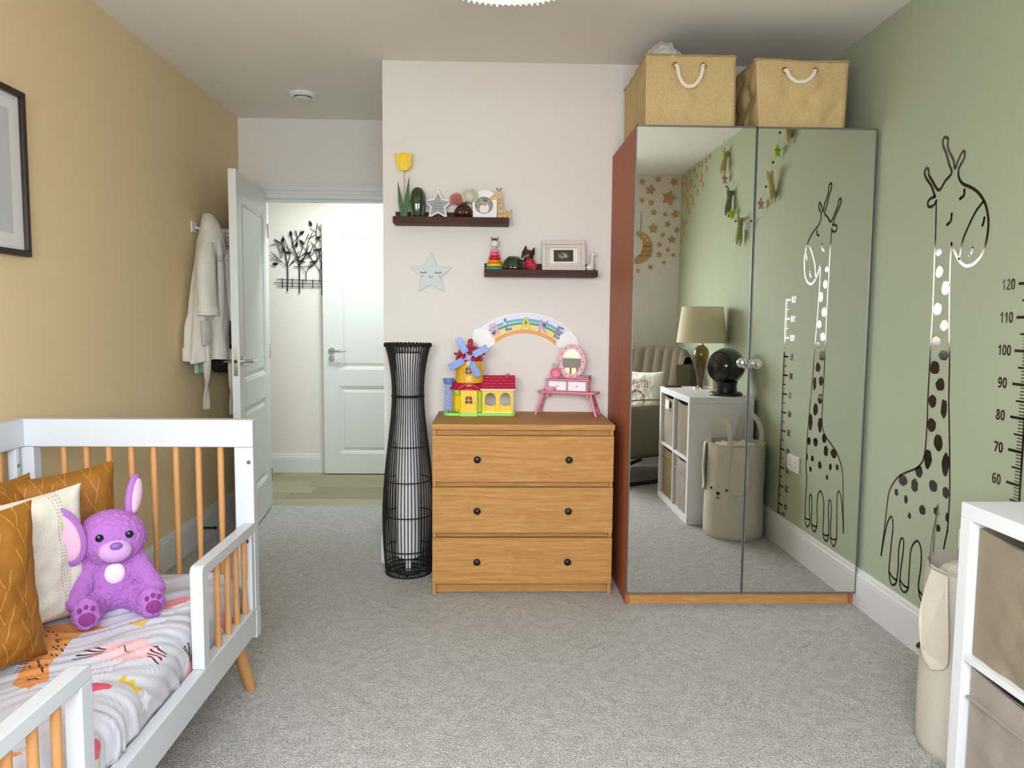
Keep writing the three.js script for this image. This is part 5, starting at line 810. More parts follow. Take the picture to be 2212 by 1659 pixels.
// ---------- armchair in the corner ----------
{
  const t = thing('armchair', 'taupe channel-tufted armchair in the rear corner', 'armchair', [1.07, 0, 3.27], Math.atan2(-0.87, -0.5));
  const up = M('#8d8069', 0.95, { map: weaveTex, bumpMap: weaveBump, bumpScale: 0.0008, sheen: 0.3 }), dw = M('#2b1f18', 0.45);
  mesh('seat_base', box(-0.30, 0.30, 0.20, 0.36, -0.28, 0.33, 0.03), up, t);
  mesh('seat_cushion', box(-0.245, 0.245, 0.36, 0.48, -0.24, 0.35, 0.045), up, t);
  for (const s of [-1, 1]) {
    mesh('arm', [sdfMesh((p) => { const q = [Math.abs(p[0] - s * 0.31) - 0.035, Math.abs(p[1] - 0.42) - 0.18, Math.abs(p[2] - 0.03) - 0.30]; return Math.hypot(Math.max(q[0], 0), Math.max(q[1] + 0.03, 0), Math.max(q[2], 0)) + Math.min(Math.max(...q), 0) - 0.035; }, [s * 0.31, 0.42, 0.03], 0.4, 48)], up, t);
    mesh('piping', tube([[s * 0.348, 0.22, 0.352], [s * 0.348, 0.56, 0.352], [s * 0.34, 0.628, 0.30], [s * 0.34, 0.634, -0.2]], 0.005, 30, 6), up, t);
  }
  const back = (v0) => grid(84, 24, (u, v) => { const x = (u - 0.5) * 0.74, ch = 0.018 * Math.abs(Math.sin(u * Math.PI * 7)), side = Math.abs(u - 0.5) * 2, z = -0.25 - v * 0.09 + 0.10 * side ** 3 + (v0 ? -0.09 : ch), y = 0.42 + v * (0.56 - 0.07 * side ** 4); return [x, y, z, u * 0.74, v * 0.56]; });
  const bf = back(false), bb = back(true); bb.index.array.reverse(); bb.computeVertexNormals();
  const cap = grid(84, 6, (u, v) => { const side = Math.abs(u - 0.5) * 2, a = v * Math.PI, z0 = -0.34 + 0.10 * side ** 3, ch = 0.018 * Math.abs(Math.sin(u * Math.PI * 7)) * (1 - v); return [(u - 0.5) * 0.74, 0.98 - 0.07 * side ** 4 + 0.045 * Math.sin(a), z0 - 0.045 + 0.045 * Math.cos(a) + ch, u, v]; });
  mesh('backrest', [bf, bb, cap, box(-0.37, -0.36, 0.30, 0.9, -0.32, -0.17, 0.004), box(0.36, 0.37, 0.30, 0.9, -0.32, -0.17, 0.004)], up, t, 'backrest with vertical padded channels');
  for (const [x, z] of [[-0.26, 0.27], [0.26, 0.27], [-0.26, -0.24], [0.26, -0.24]]) mesh('leg', bar([x * 1.08, 0.028, z * 1.08], [x, 0.21, z], 0.014, 12, 0.02), dw, t);
  for (const s of [-1, 1]) mesh('rocker', tube([[s * 0.28, 0.06, -0.42], [s * 0.28, 0.018, -0.2], [s * 0.28, 0.015, 0.05], [s * 0.28, 0.022, 0.25], [s * 0.28, 0.06, 0.42]], 0.015, 30, 8), dw, t, 'dark curved wooden rocker');
}
// pillow: a padded square with pinched corners; local x, y = face, z = depth
function pillowGeo(w, h, d, sd = 0, texW = 1) {
  const side = (s) => grid(36, 36, (u, v) => {
    const a = u * 2 - 1, b = v * 2 - 1, ca = 1 - 0.10 * (1 - Math.abs(a) ** 1.5) * Math.abs(b) ** 3, pinch = 1 - 0.09 * (1 - b * b) * Math.abs(a) ** 3, pv = 1 - 0.09 * (1 - a * a) * Math.abs(b) ** 3;
    const th = Math.pow(Math.max(0, (1 - a ** 4) * (1 - b ** 4)), 0.55) * d / 2 * (1 + 0.10 * noise3(a * 1.6 + sd, b * 1.6, sd)) + 0.006 * noise3(a * 4 + sd, b * 4, s) * (1 - a ** 8) * (1 - b ** 8);
    return [a * w / 2 * pinch, b * h / 2 * pv, s * th, s > 0 ? u * w / texW : (1 - u) * w / texW, v * h / texW];
  });
  const f = side(1), k = side(-1); k.index.array.reverse(); k.computeVertexNormals(); return merge([f, k]);
}
{ // cushion on the armchair, with its lettering and wreath
  const tx = canvasTex(256, 256, (g) => { g.fillStyle = '#efece6'; g.fillRect(0, 0, 256, 256); g.fillStyle = '#a2746c'; g.font = 'italic 54px serif'; g.textAlign = 'center'; g.fillText('Blake', 128, 96); g.strokeStyle = '#6f6a5e'; g.lineWidth = 5; g.beginPath(); g.arc(128, 165, 46, 0.4, 5.6); g.stroke(); g.fillStyle = '#8b5b52'; for (let k = 0; k < 9; k++) { g.beginPath(); g.ellipse(128 + 48 * Math.cos(k * 0.65 + 0.4), 165 + 48 * Math.sin(k * 0.65 + 0.4), 10, 5, k, 0, 7); g.fill(); } });
  const t = thing('cushion', 'white cushion with a script name and wreath on the armchair', 'cushion', [1.17, 0.665, 3.22], Math.atan2(-0.62, -0.78)); t.rotation.order = 'YXZ'; t.rotation.x = -0.2;
  mesh('cover', pillowGeo(0.36, 0.36, 0.11, 21, 0.36), M('#ffffff', 0.9, { map: tx }), t);
}
// ---------- plywood stars and moon on the rear wall, stars on the green wall ----------
const ply = wood(rep(woodTex([206, 168, 112], [190, 150, 96], [170, 130, 80], 4.4, 4, 256, 256), 0.25, 0.12), 0.6);
{
  const rear = [[1.28, 2.384, 0.029], [1.415, 2.405, 0.031], [1.55, 2.385, 0.039], [1.352, 2.317, 0.047], [1.509, 2.254, 0.068], [1.281, 2.232, 0.021], [1.36, 2.211, 0.029], [1.383, 2.134, 0.029], [1.48, 2.118, 0.023], [1.568, 2.119, 0.04], [1.383, 1.998, 0.047], [1.502, 2.034, 0.028], [1.582, 1.989, 0.027], [1.465, 1.947, 0.024], [1.541, 1.908, 0.038], [1.439, 1.865, 0.026], [1.511, 1.824, 0.021], [1.438, 1.783, 0.031], [1.556, 1.78, 0.019], [1.479, 1.717, 0.021], [1.365, 1.678, 0.023], [1.261, 1.644, 0.019]];
  const unit = prism(roundStar(1, 0.56, 0.2), 1, 0).translate(0, 0, -1);
  const proto = mesh('plywood_star', metreUV(unit), ply); tag(proto, 'plywood star cut-out on the white rear wall', 'wall star', 'plywood stars on the rear wall');
  const nameStar = (r, wall, k) => k ? k : r > 0.034 ? `medium plywood star cut-out on the ${wall} wall` : r > 0.0255 ? `smallish plywood star cut-out on the ${wall} wall` : `tiny plywood star cut-out on the ${wall} wall`;
  rear.forEach(([x, y, r], i) => { const s = i ? proto.clone() : proto; if (i) { s.name = numbered('plywood_star'); s.userData = { ...proto.userData }; scene.add(s); } s.position.set(x, y, ZB - 0.0002); s.scale.set(r, r, 0.006); s.rotation.z = rnd(-0.5, 0.5); s.userData = { ...s.userData, label: nameStar(r, 'white rear', { 3: 'big plywood star on the rear wall above the moon plaque', 4: 'largest plywood star of all on the white rear wall', 10: 'big plywood star beside the moon plaque and its string' }[i]) }; });
  const gr = [[3.051, 2.418, 0.018], [3.153, 2.41, 0.018], [3.341, 2.415, 0.017], [3.259, 2.405, 0.025], [3.472, 2.402, 0.024], [3.611, 2.41, 0.025], [3.135, 2.345, 0.025], [3.387, 2.344, 0.019], [3.272, 2.311, 0.039], [3.571, 2.316, 0.037], [3.458, 2.279, 0.021], [3.215, 2.246, 0.02], [3.728, 2.355, 0.06], [3.828, 2.355, 0.022], [3.67, 2.285, 0.022], [3.371, 2.217, 0.027], [3.794, 2.258, 0.025], [3.579, 2.218, 0.022], [3.5, 2.172, 0.039], [3.687, 2.167, 0.066], [3.592, 2.102, 0.028], [3.781, 2.026, 0.039], [3.672, 2.032, 0.026], [3.741, 1.941, 0.022], [3.827, 1.89, 0.026]];
  const gp = mesh('wall_star', metreUV(prism(roundStar(1, 0.56, 0.2), 1, 0)), ply); tag(gp, 'plywood star cut-out on the sage green wall', 'wall star', 'plywood stars on the green wall');
  gr.forEach(([z, y, r], i) => { const s = i ? gp.clone() : gp; if (i) { s.name = numbered('wall_star'); s.userData = { ...gp.userData }; scene.add(s); } s.position.set(XR - 0.0002, y, z); s.rotation.set(0, -Math.PI / 2, 0); s.rotateZ(rnd(-0.5, 0.5)); s.scale.set(r, r, 0.006); s.userData = { ...s.userData, label: nameStar(r, 'sage green', { 12: 'big plywood star high on the green wall near the ceiling', 19: 'largest plywood star on the sage green wall' }[i]) }; });
  const t = thing('moon_plaque', 'plywood crescent moon plaque with script writing on a string', 'wall plaque', [1.245, 1.838, ZB - 0.001]);
  const s = new THREE.Shape(); s.absarc(0, 0, 0.135, -1.75, 1.62, false); s.absarc(-0.052, 0.012, 0.105, 1.1, -1.25, true); s.closePath();
  mesh('moon', metreUV(prism(s, 0.006, 0, 30).translate(0, 0, -0.006)), ply, t);
  const ink = M('#5a4228', 0.7); ['Sweet', 'dreams', 'little one'].forEach((w, k) => mesh('lettering', text(w, 0.019, 0.0008, fontSerif).rotateY(Math.PI).translate(0.086 - (k === 2 ? 0.012 : 0), 0.012 - k * 0.038, -0.0062), ink, t));
  mesh('star_hole', [[0.062, 0.09], [0.09, 0.062]].map(([x, y]) => prism(shapeOf(starPts(0.012, 0.006)), 0.0006).translate(x, y, -0.0066)), M('#e6ddd0', 0.8), t);
  mesh('string', bar([0.03, 0.12, -0.003], [0.036, 0.30, -0.003], 0.0018, 6), M('#4b3a2a', 0.9), t);
}
// ---------- felt garland on the green wall ----------
{
  const t = thing('felt_garland', 'hanging string garland of felt animals, flowers and dark beads', 'garland', [1.578, 2.43, 2.62]);
  const Q = (z, y) => [0, y - 2.43, z - 2.62];
  const pts = [[2.63, 2.436], [2.606, 2.288], [2.581, 2.17], [2.53, 2.113], [2.473, 2.011], [2.40, 1.914], [2.322, 1.86], [2.243, 1.835], [2.188, 1.824], [2.096, 1.815], [2.026, 1.822], [1.939, 1.836], [1.875, 1.901], [1.814, 1.974], [1.74, 2.03], [1.705, 2.101], [1.647, 2.15], [1.621, 2.242], [1.53, 2.29], [1.44, 2.436]];
  mesh('string', tube(pts.map((p) => Q(...p)), 0.0012, 120, 5), M('#d9d2c0', 0.9), t);
  const flat = (pts2, d, z, y, rot, s = 1) => prism(shapeOf(pts2, true), d, d * 0.25, 5).translate(0, 0, -d / 2).scale(s, s, 1).rotateZ(rot).rotateY(Math.PI / 2 + 0.85).translate(...Q(z, y));
  const animal = [[0, 0.075], [0.012, 0.06], [0.03, 0.085], [0.034, 0.05], [0.022, 0.03], [0.026, -0.01], [0.03, -0.05], [0.014, -0.085], [0.006, -0.055], [-0.01, -0.058], [-0.016, -0.088], [-0.03, -0.05], [-0.024, 0], [-0.02, 0.04], [-0.028, 0.075]];
  for (const [c, z, y, r, l] of [['#d8c88a', 2.60, 2.285, 0.3, 'yellow'], ['#84907c', 2.47, 2.0, 0.2, 'grey'], ['#b5b878', 2.235, 1.79, 0.1, 'green'], ['#e3d69a', 1.715, 1.97, -0.3, 'cream'], ['#e3d69a', 1.515, 2.245, -0.4, 'cream']]) mesh('felt_animal', flat(animal, 0.014, z, y, r, 1.1), M(c, 0.95), t, l + ' felt animal');
  const fl = Array.from({ length: 20 }, (_, i) => { const a = i / 20 * 6.283, r = 0.019 + 0.007 * Math.cos(5 * a); return [r * Math.cos(a), r * Math.sin(a)]; });
  for (const [c, z, y] of [['#dca9b0', 2.581, 2.17], ['#c3d61e', 2.40, 1.914], ['#eceff0', 2.096, 1.808], ['#dca9b0', 1.875, 1.9], ['#b9dc1e', 1.647, 2.15]]) mesh('felt_flower', flat(fl, 0.01, z, y, 0.2, 1.4), M(c, 0.95), t);
  for (const [z, y] of [[2.53, 2.113], [2.322, 1.86], [2.188, 1.824], [2.026, 1.822], [1.80, 1.985], [1.705, 2.101], [1.621, 2.242]]) mesh('bead', sph(0.007, ...Q(z, y), 1, 1, 1, 10, 8), M('#231d1c', 0.5), t);
  mesh('hook', [cyl(0.006, 0.006, 0.006, ...Q(2.63, 2.4415), 12), cyl(0.006, 0.006, 0.006, ...Q(1.44, 2.4415), 12)], mat.white, t);
}
// ---------- cushions on the bed ----------
const mustardTex = canvasTex(512, 512, (g, w, h) => {
  g.fillStyle = '#8f5a0e'; g.fillRect(0, 0, w, h); g.lineCap = 'round'; g.strokeStyle = '#c0913c'; g.lineWidth = 2;
  for (let c = 0; c < 13; c++) for (let r = 0; r < 10; r++) { const x = c * 39.4 + (r % 2) * 19 + rnd(-6, 6), y = r * 51.2 + rnd(-8, 8), d = (c + r) % 2 ? 1 : -1; for (const oy of [-512, 0, 512]) { g.beginPath(); g.moveTo(x, y + oy); g.quadraticCurveTo(x + d * 5, y + oy + 24, x + d * 16, y + oy + 50); g.stroke(); } }
}, 0.42);
const linenTex = canvasTex(512, 512, (g, w, h) => { g.fillStyle = '#dbd5c8'; g.fillRect(0, 0, w, h); for (let k = 0; k < 5000; k++) { g.fillStyle = k % 2 ? 'rgba(255,252,244,0.28)' : 'rgba(150,140,120,0.16)'; if (k % 4 < 2) g.fillRect(rnd(0, w), rnd(0, h), rnd(6, 22), 1); else g.fillRect(rnd(0, w), rnd(0, h), 1, rnd(6, 22)); } for (const x0 of [96, 400]) for (let s = 0; s < 4; s++) { g.strokeStyle = '#8a7a62'; g.lineWidth = 2; g.setLineDash([6, 4]); g.beginPath(); for (let y = 0; y <= h; y += 8) g.lineTo(x0 + s * 9 + 3 * Math.sin(y * 0.05 + s), y); g.stroke(); } });
const velvet = M('#ffffff', 0.7, { map: mustardTex, sheen: 0.9, sheenRoughness: 0.35, sheenColor: C('#c98a24'), bumpMap: terryBump, bumpScale: 0.0003 });
const linen = M('#ffffff', 0.95, { map: linenTex, bumpMap: weaveBump, bumpScale: 0.0004 });
function bedCushion(label, m, pos, yaw, lean, roll, w, h, d, sd) {
  const t = thing('cushion', label, 'cushion', pos, 0, 'cushions along the bed'); t.rotation.set(lean, yaw, roll, 'YXZ');
  mesh('cover', pillowGeo(w, h, d, sd, m === linen ? w : 1).translate(0, h / 2, 0), m, t); return t;
}
const yawC = Math.atan2(0.88, 0.47);
bedCushion('mustard velvet cushion at the back against the bed rail', velvet, [-1.335, 0.392, 1.72], yawC + 0.25, -0.12, 0.0, 0.42, 0.37, 0.13, 1);
bedCushion('mustard velvet cushion tucked between the bed corner and the cream cushion', velvet, [-1.235, 0.398, 1.535], yawC - 0.42, -0.10, 0.07, 0.37, 0.37, 0.13, 2);
bedCushion('cream linen cushion with brown stitched stripes', linen, [-1.205, 0.395, 1.845], yawC - 0.06, -0.06, 0.02, 0.46, 0.36, 0.13, 3);
bedCushion('mustard velvet cushion in front of the cream cushion', velvet, [-1.15, 0.395, 2.11], yawC - 0.02, -0.05, 0.03, 0.42, 0.38, 0.14, 4);
// ---------- purple soft toy (plain, generic) ----------
{
  const t = thing('soft_toy', 'purple fluffy soft toy with pale pink ears sitting on the bed', 'soft toy', [-1.035, 0.398, 1.635], 0.58);
  const fuzz = (p) => 0.0022 * noise3(p[0] * 70, p[1] * 70, p[2] * 70) + 0.0014 * noise3(p[0] * 150, p[1] * 150, p[2] * 150);
  const body = (p) => {
    let d = ellip(p, [0, 0.085, -0.005], [0.07, 0.088, 0.062]);
    d = smin(d, ellip(p, [0, 0.205, 0.005], [0.088, 0.078, 0.076]), 0.02);
    for (const s of [-1, 1]) {
      d = smin(d, capsule(p, [s * 0.058, 0.135, 0.01], [s * 0.098, 0.06, 0.062], 0.03, 0.026), 0.015);
      d = smin(d, capsule(p, [s * 0.045, 0.035, 0.02], [s * 0.075, 0.032, 0.10], 0.036, 0.032), 0.015);
      d = smin(d, ellip(p, [s * 0.078, 0.042, 0.118], [0.034, 0.042, 0.026]), 0.012);
    }
    return d + fuzz(p);
  };
  const fur = M('#a86ab6', 0.95, { sheen: 0.8, sheenRoughness: 0.5, sheenColor: C('#c88ad4') });
  mesh('body', sdfMesh((p) => Math.max(body(p), -p[1]), [0, 0.14, 0.03], 0.19, 104), fur, t);
  const pale = M('#e0b6cf', 0.9), ear = (x, y, z, rx, ry, tilt, turn) => {
    const e = mesh('ear', sph(1, 0, 0, 0, rx, ry, 0.016, 24, 16).rotateZ(tilt).rotateY(turn).translate(x, y, z), fur, t, 'large rounded purple ear');
    mesh('inner_ear', sph(1, 0, 0, 0, rx * 0.76, ry * 0.8, 0.012, 20, 12).rotateZ(tilt).translate(0, 0, 0.009).rotateY(turn).translate(x, y, z), pale, e, 'pale pink ear lining');
  };
  ear(-0.118, 0.236, 0.05, 0.052, 0.084, 0.3, -0.2); ear(0.062, 0.312, -0.02, 0.030, 0.062, -0.32, 0.9);
  mesh('muzzle', sph(1, 0, 0.186, 0.074, 0.042, 0.032, 0.026), M('#c79ad0', 0.9), t); mesh('nose', sph(0.012, 0, 0.205, 0.098, 1.3, 0.85, 0.7), M('#7f5aa6', 0.5), t);
  for (const s of [-1, 1]) { mesh('eye', sph(0.0105, s * 0.036, 0.226, 0.073, 1, 1, 0.6), M('#15152a', 0.12), t, 'round dark button eye'); const f = s * 0.079; mesh('paw_pad', [sph(1, f, 0.036, 0.143, 0.019, 0.018, 0.004), ...[-1, 0, 1].map((k) => sph(1, f + k * 0.015, 0.066 - Math.abs(k) * 0.006, 0.139, 0.006, 0.0075, 0.004))], M('#7d2c74', 0.8), t, 'plum paw pads'); }
  mesh('chest_patch', sph(1, 0, 0.118, 0.052, 0.026, 0.03, 0.012), M('#ecd4e2', 0.95), t);
}
// ---------- framed print on the beige wall ----------
{
  const t = thing('framed_print', 'dark-framed print with a white mount on the beige wall', 'picture frame', [XL, 1.68, 1.42]);
  const hz = 0.31, hy = 0.268, d = 0.022, fm = M('#2a1814', 0.4);
  mesh('frame', [box(0, d, hy - 0.02, hy, -hz, hz, 0.002), box(0, d, -hy, -hy + 0.02, -hz, hz, 0.002), box(0, d, -hy + 0.02, hy - 0.02, -hz, -hz + 0.02, 0.002), box(0, d, -hy + 0.02, hy - 0.02, hz - 0.02, hz, 0.002)], fm, t);
  mesh('mount', box(0.002, 0.008, -hy + 0.018, hy - 0.018, -hz + 0.018, hz - 0.018, 0), M('#f2f2f2', 0.7), t, 'white card mount');
  mesh('print', box(0.008, 0.0092, -hy + 0.07, hy - 0.07, -hz + 0.075, hz - 0.075, 0), M('#d3d6d8', 0.6), t, 'pale grey print');
  mesh('glass', box(0.014, 0.016, -hy + 0.018, hy - 0.018, -hz + 0.018, hz - 0.018, 0), new THREE.MeshPhysicalMaterial({ color: 0xffffff, roughness: 0, transmission: 1, thickness: 0 }), t);
}
// ---------- things hanging on the wall hook behind the door ----------
{
  const hk = thing('wall_hook', 'small white hook plate on the beige wall', 'hook', [XL, 1.69, -0.36]);
  mesh('plate', box(0, 0.006, -0.03, 0.03, -0.02, 0.05, 0.002), mat.gloss, hk); mesh('prong', capTube([[0.006, 0.0, 0], [0.04, -0.005, 0], [0.05, 0.02, 0]], 0.005, 12, 8), mat.gloss, hk);
  const terry = M('#e9e4d8', 1, { bumpMap: terryBump, bumpScale: 0.003, sheen: 0.5, sheenRoughness: 0.7, sheenColor: C('#ffffff') });
  const t = thing('bathrobe', 'cream fleece bathrobe with a loose belt hanging behind the door', 'bathrobe', [-1.468, 1.0, -0.33]);
  const Yt = 1.745, Yh = 1.0;
  const robe = grid(96, 60, (u, v) => {
    const a = u * 2 * Math.PI, y = Yh + (Yt - Yh) * v, k = 1 - v;
    const rz = 0.02 + 0.205 * Math.pow(Math.min(1, k * 1.06), 0.55) * (v > 0.97 ? (1 - v) / 0.03 : 1), rx = 0.014 + 0.066 * Math.pow(Math.min(1, k * 1.4), 0.5) * (v > 0.97 ? (1 - v) / 0.03 : 1);
    const fold = 1 + k * 0.10 * Math.sin(a * 5 + 1.2 + v * 2.2) + k * 0.06 * Math.sin(a * 9 - v * 3) + 0.05 * noise3(Math.cos(a) * 2, v * 4, Math.sin(a) * 2);
    const cz = -0.40 + 0.115 * Math.min(1, k * 1.2), cx = -1.492 + 0.032 * Math.min(1, k * 2);
    return [Math.max(-1.545, cx + rx * fold * Math.cos(a)) + 1.468, y - 1.0 + 0.008 * Math.sin(a * 3) * k, cz + rz * fold * Math.sin(a) + 0.33, u * 1.1, v * 0.75];
  }, true);
  mesh('robe_body', robe, terry, t);
  const limb = (pts, rs, flat, vl = 0.5) => { const c = new THREE.CatmullRomCurve3(pts.map((p) => V(p[0] + 1.468, p[1] - 1.0, p[2] + 0.33))); return grid(28, 30, (u, v) => { const p = c.getPoint(v), a = -u * 2 * Math.PI, i = v * (rs.length - 1), k = Math.min(rs.length - 2, i | 0), r = rs[k] + (rs[k + 1] - rs[k]) * (i - k); return [p.x + r * flat * Math.cos(a) * (1 + 0.05 * Math.sin(3 * a + v * 5)), p.y, p.z + r * Math.sin(a) * (1 + 0.06 * noise3(v * 4, a, 2)), u * 0.3, v * vl]; }, true); };
  mesh('sleeve', [limb([[-1.44, 1.60, -0.24], [-1.425, 1.48, -0.175], [-1.42, 1.36, -0.155], [-1.415, 1.235, -0.15]], [0.045, 0.066, 0.066, 0.068, 0.07], 0.62)], terry, t);
  mesh('cuff', [limb([[-1.416, 1.275, -0.151], [-1.414, 1.228, -0.15]], [0.073, 0.074], 0.66, 0.06)], terry, t);
  mesh('sleeve', [limb([[-1.41, 1.58, -0.42], [-1.39, 1.45, -0.42], [-1.385, 1.33, -0.425], [-1.385, 1.2, -0.43]], [0.04, 0.05, 0.05, 0.052], 0.5)], terry, t);
  mesh('hood', [limb([[-1.49, 1.765, -0.40], [-1.475, 1.72, -0.385], [-1.455, 1.64, -0.36], [-1.45, 1.56, -0.34], [-1.45, 1.51, -0.33]], [0.032, 0.062, 0.078, 0.092, 0.07], 0.68)], terry, t);
  mesh('hem', [grid(96, 5, (u, v) => { const p = robe.attributes.position, i = Math.round(u * 96), j = Math.round(v * 5); const k = j * 97 + i; return [p.getX(k) * 1.06, p.getY(k) - 0.004, p.getZ(k) * 1.03, u * 1.1, v * 0.062]; }, true)], terry, t, 'broad stitched hem');
  const strap = (pts, w) => { const c = new THREE.CatmullRomCurve3(pts.map((p) => V(p[0] + 1.468, p[1] - 1.0, p[2] + 0.33))); const f = (d) => grid(4, 40, (u, v) => { const p = c.getPoint(v), tw = 0.5 + 0.7 * Math.sin(v * 5), s = (u - 0.5) * w; return [p.x + s * Math.sin(tw) + d * Math.cos(tw), p.y, p.z + s * Math.cos(tw) - d * Math.sin(tw), u * w, v * 0.5]; }); const A = f(0.007), B = f(-0.007); B.index.array.reverse(); B.computeVertexNormals(); return [A, B, tube(A2(c, w, 1), 0.007, 40, 6), tube(A2(c, w, -1), 0.007, 40, 6)]; };
  const A2 = (c, w, sgn) => Array.from({ length: 14 }, (_, i) => { const v = i / 13, p = c.getPoint(v), tw = 0.5 + 0.7 * Math.sin(v * 5), s = sgn * w / 2; return [p.x + s * Math.sin(tw), p.y, p.z + s * Math.cos(tw)]; });
  mesh('belt', strap([[-1.42, 1.24, -0.13], [-1.41, 1.10, -0.115], [-1.412, 0.95, -0.12], [-1.42, 0.84, -0.125], [-1.42, 0.755, -0.12]], 0.038), terry, t, 'loose robe belt end');
  mesh('belt', strap([[-1.37, 1.05, -0.36], [-1.372, 0.95, -0.37], [-1.375, 0.82, -0.365], [-1.375, 0.70, -0.37]], 0.036), terry, t, 'loose robe belt end');
  mesh('lapel', limb([[-1.40, 1.62, -0.30], [-1.385, 1.45, -0.27], [-1.382, 1.30, -0.26], [-1.385, 1.15, -0.26]], [0.03, 0.034, 0.03, 0.02], 0.4), terry, t);
  mesh('pocket', limb([[-1.405, 1.20, -0.10], [-1.40, 1.13, -0.095], [-1.402, 1.08, -0.095]], [0.05, 0.052, 0.045], 0.35), terry, t);
  mesh('embroidery', [new THREE.TorusGeometry(0.020, 0.001, 5, 20).scale(1, 1.3, 1).rotateY(0.9).translate(0.088, 0.485, 0.075), new THREE.TorusGeometry(0.012, 0.001, 5, 16).rotateY(0.9).translate(0.088, 0.52, 0.075)], M('#a39c90', 0.9), t);
  const mint = mesh('mint_towel', grid(30, 16, (u, v) => [-1.475 + 0.012 * Math.sin(u * 9), 0.935 + v * 0.2, -0.12 - u * 0.16, u, v]), M('#a9d6c6', 0.95, { side: THREE.DoubleSide, bumpMap: terryBump, bumpScale: 0.001 })); tag(mint, 'mint green towel peeking out below the bathrobe', 'towel');
  const bag = mesh('black_bag', sdfMesh((p) => ellip(p, [-1.455, 1.0, -0.47], [0.07, 0.085, 0.13]) + 0.006 * noise3(p[0] * 20, p[1] * 20, p[2] * 20), [-1.455, 1.0, -0.47], 0.15, 40), M('#0f0f12', 0.7)); tag(bag, 'black fabric bag hanging behind the bathrobe', 'bag');
  const dots = canvasTex(128, 128, (g) => { g.fillStyle = '#e6dcd0'; g.fillRect(0, 0, 128, 128); g.fillStyle = '#2b2523'; for (let r = 0; r < 4; r++) for (let c = 0; c < 4; c++) { g.beginPath(); g.arc(c * 32 + (r % 2) * 16 + 8, r * 32 + 12, 5.5, 0, 7); g.fill(); } }, 0.09);
  const pd = mesh('spotted_towel', grid(40, 40, (u, v) => { const a = u * Math.PI; return [-1.46 + 0.055 * Math.sin(a) * (0.5 + 0.5 * (1 - v)) + 0.006 * Math.sin(u * 17), 1.36 + v * 0.345, -0.56 + 0.09 * Math.cos(a) * (1 - v * 0.5), u * 0.25, v * 0.33]; }), M('#ffffff', 0.95, { map: dots, side: THREE.DoubleSide })); tag(pd, 'cream hooded towel with black dots hanging beside the bathrobe', 'towel');
  const ds = thing('door_stop', 'slim black door stop screwed to the skirting board', 'door stop', [XL + 0.016, 0.094, -0.287]);
  mesh('flange', cyl(0.02, 0.022, 0.006, 0, 0, 0, 24).rotateZ(-Math.PI / 2).translate(0.003, 0, 0), mat.blackMetal, ds); mesh('rod', bar([0.006, 0, 0], [0.075, 0, 0], 0.0065, 16), mat.blackMetal, ds); mesh('rubber_tip', cyl(0.009, 0.009, 0.014, 0, 0, 0, 16).rotateZ(Math.PI / 2).translate(0.08, 0, 0), M('#1c1c1c', 0.9), ds);
}
// ---------- ceiling fittings ----------
{
  const t = thing('air_valve', 'round white extract valve in the ceiling above the doorway', 'air valve', [-1.02, H, -0.565]);
  mesh('outer_ring', lathe([[0.045, -0.006], [0.05, -0.018], [0.062, -0.022], [0.074, -0.014], [0.078, 0]], 48), mat.white, t); mesh('centre_disc', lathe([[0.0001, -0.030], [0.03, -0.0295], [0.043, -0.026], [0.044, -0.021], [0.0001, -0.018]], 40), mat.white, t);
  mesh('spindle', cyl(0.006, 0.006, 0.02, 0, -0.01, 0, 12), mat.white, t);
  const p = thing('pendant_light', 'white drum pendant shade hanging from the ceiling', 'pendant light', [0.05, H, 1.93]);
  const y0 = -0.425;
  mesh('ceiling_rose', lathe([[0.0001, -0.028], [0.03, -0.026], [0.045, -0.012], [0.048, 0]], 32), mat.white, p);
  mesh('cord', bar([0, -0.2, 0], [0, -0.026, 0], 0.003, 8), mat.white, p);
  mesh('shade', [new THREE.CylinderGeometry(0.215, 0.215, 0.2, 56, 1, true).translate(0, y0 + 0.1, 0)], M('#f4f1ea', 0.8, { side: THREE.DoubleSide, transmission: 0.35, thickness: 0 }), p, 'white fabric drum shade');
  mesh('fringe', Array.from({ length: 90 }, (_, k) => { const a = k / 90 * 6.283; return sph(0.0035, 0.215 * Math.cos(a), y0 - rnd(0, 0.004), 0.215 * Math.sin(a), 1, 1, 1, 6, 5); }), M('#f2eee4', 0.9), p).userData.kind = 'stuff';
  mesh('spider', [0, 1, 2].map((k) => bar([0, -0.21, 0], [0.214 * Math.cos(k * 2.094), -0.23, 0.214 * Math.sin(k * 2.094)], 0.002, 6)).concat([cyl(0.018, 0.018, 0.05, 0, -0.215, 0, 16)]), mat.white, p); mesh('bulb', sph(0.032, 0, -0.30, 0), M('#fbf8f0', 0.4), p);
}
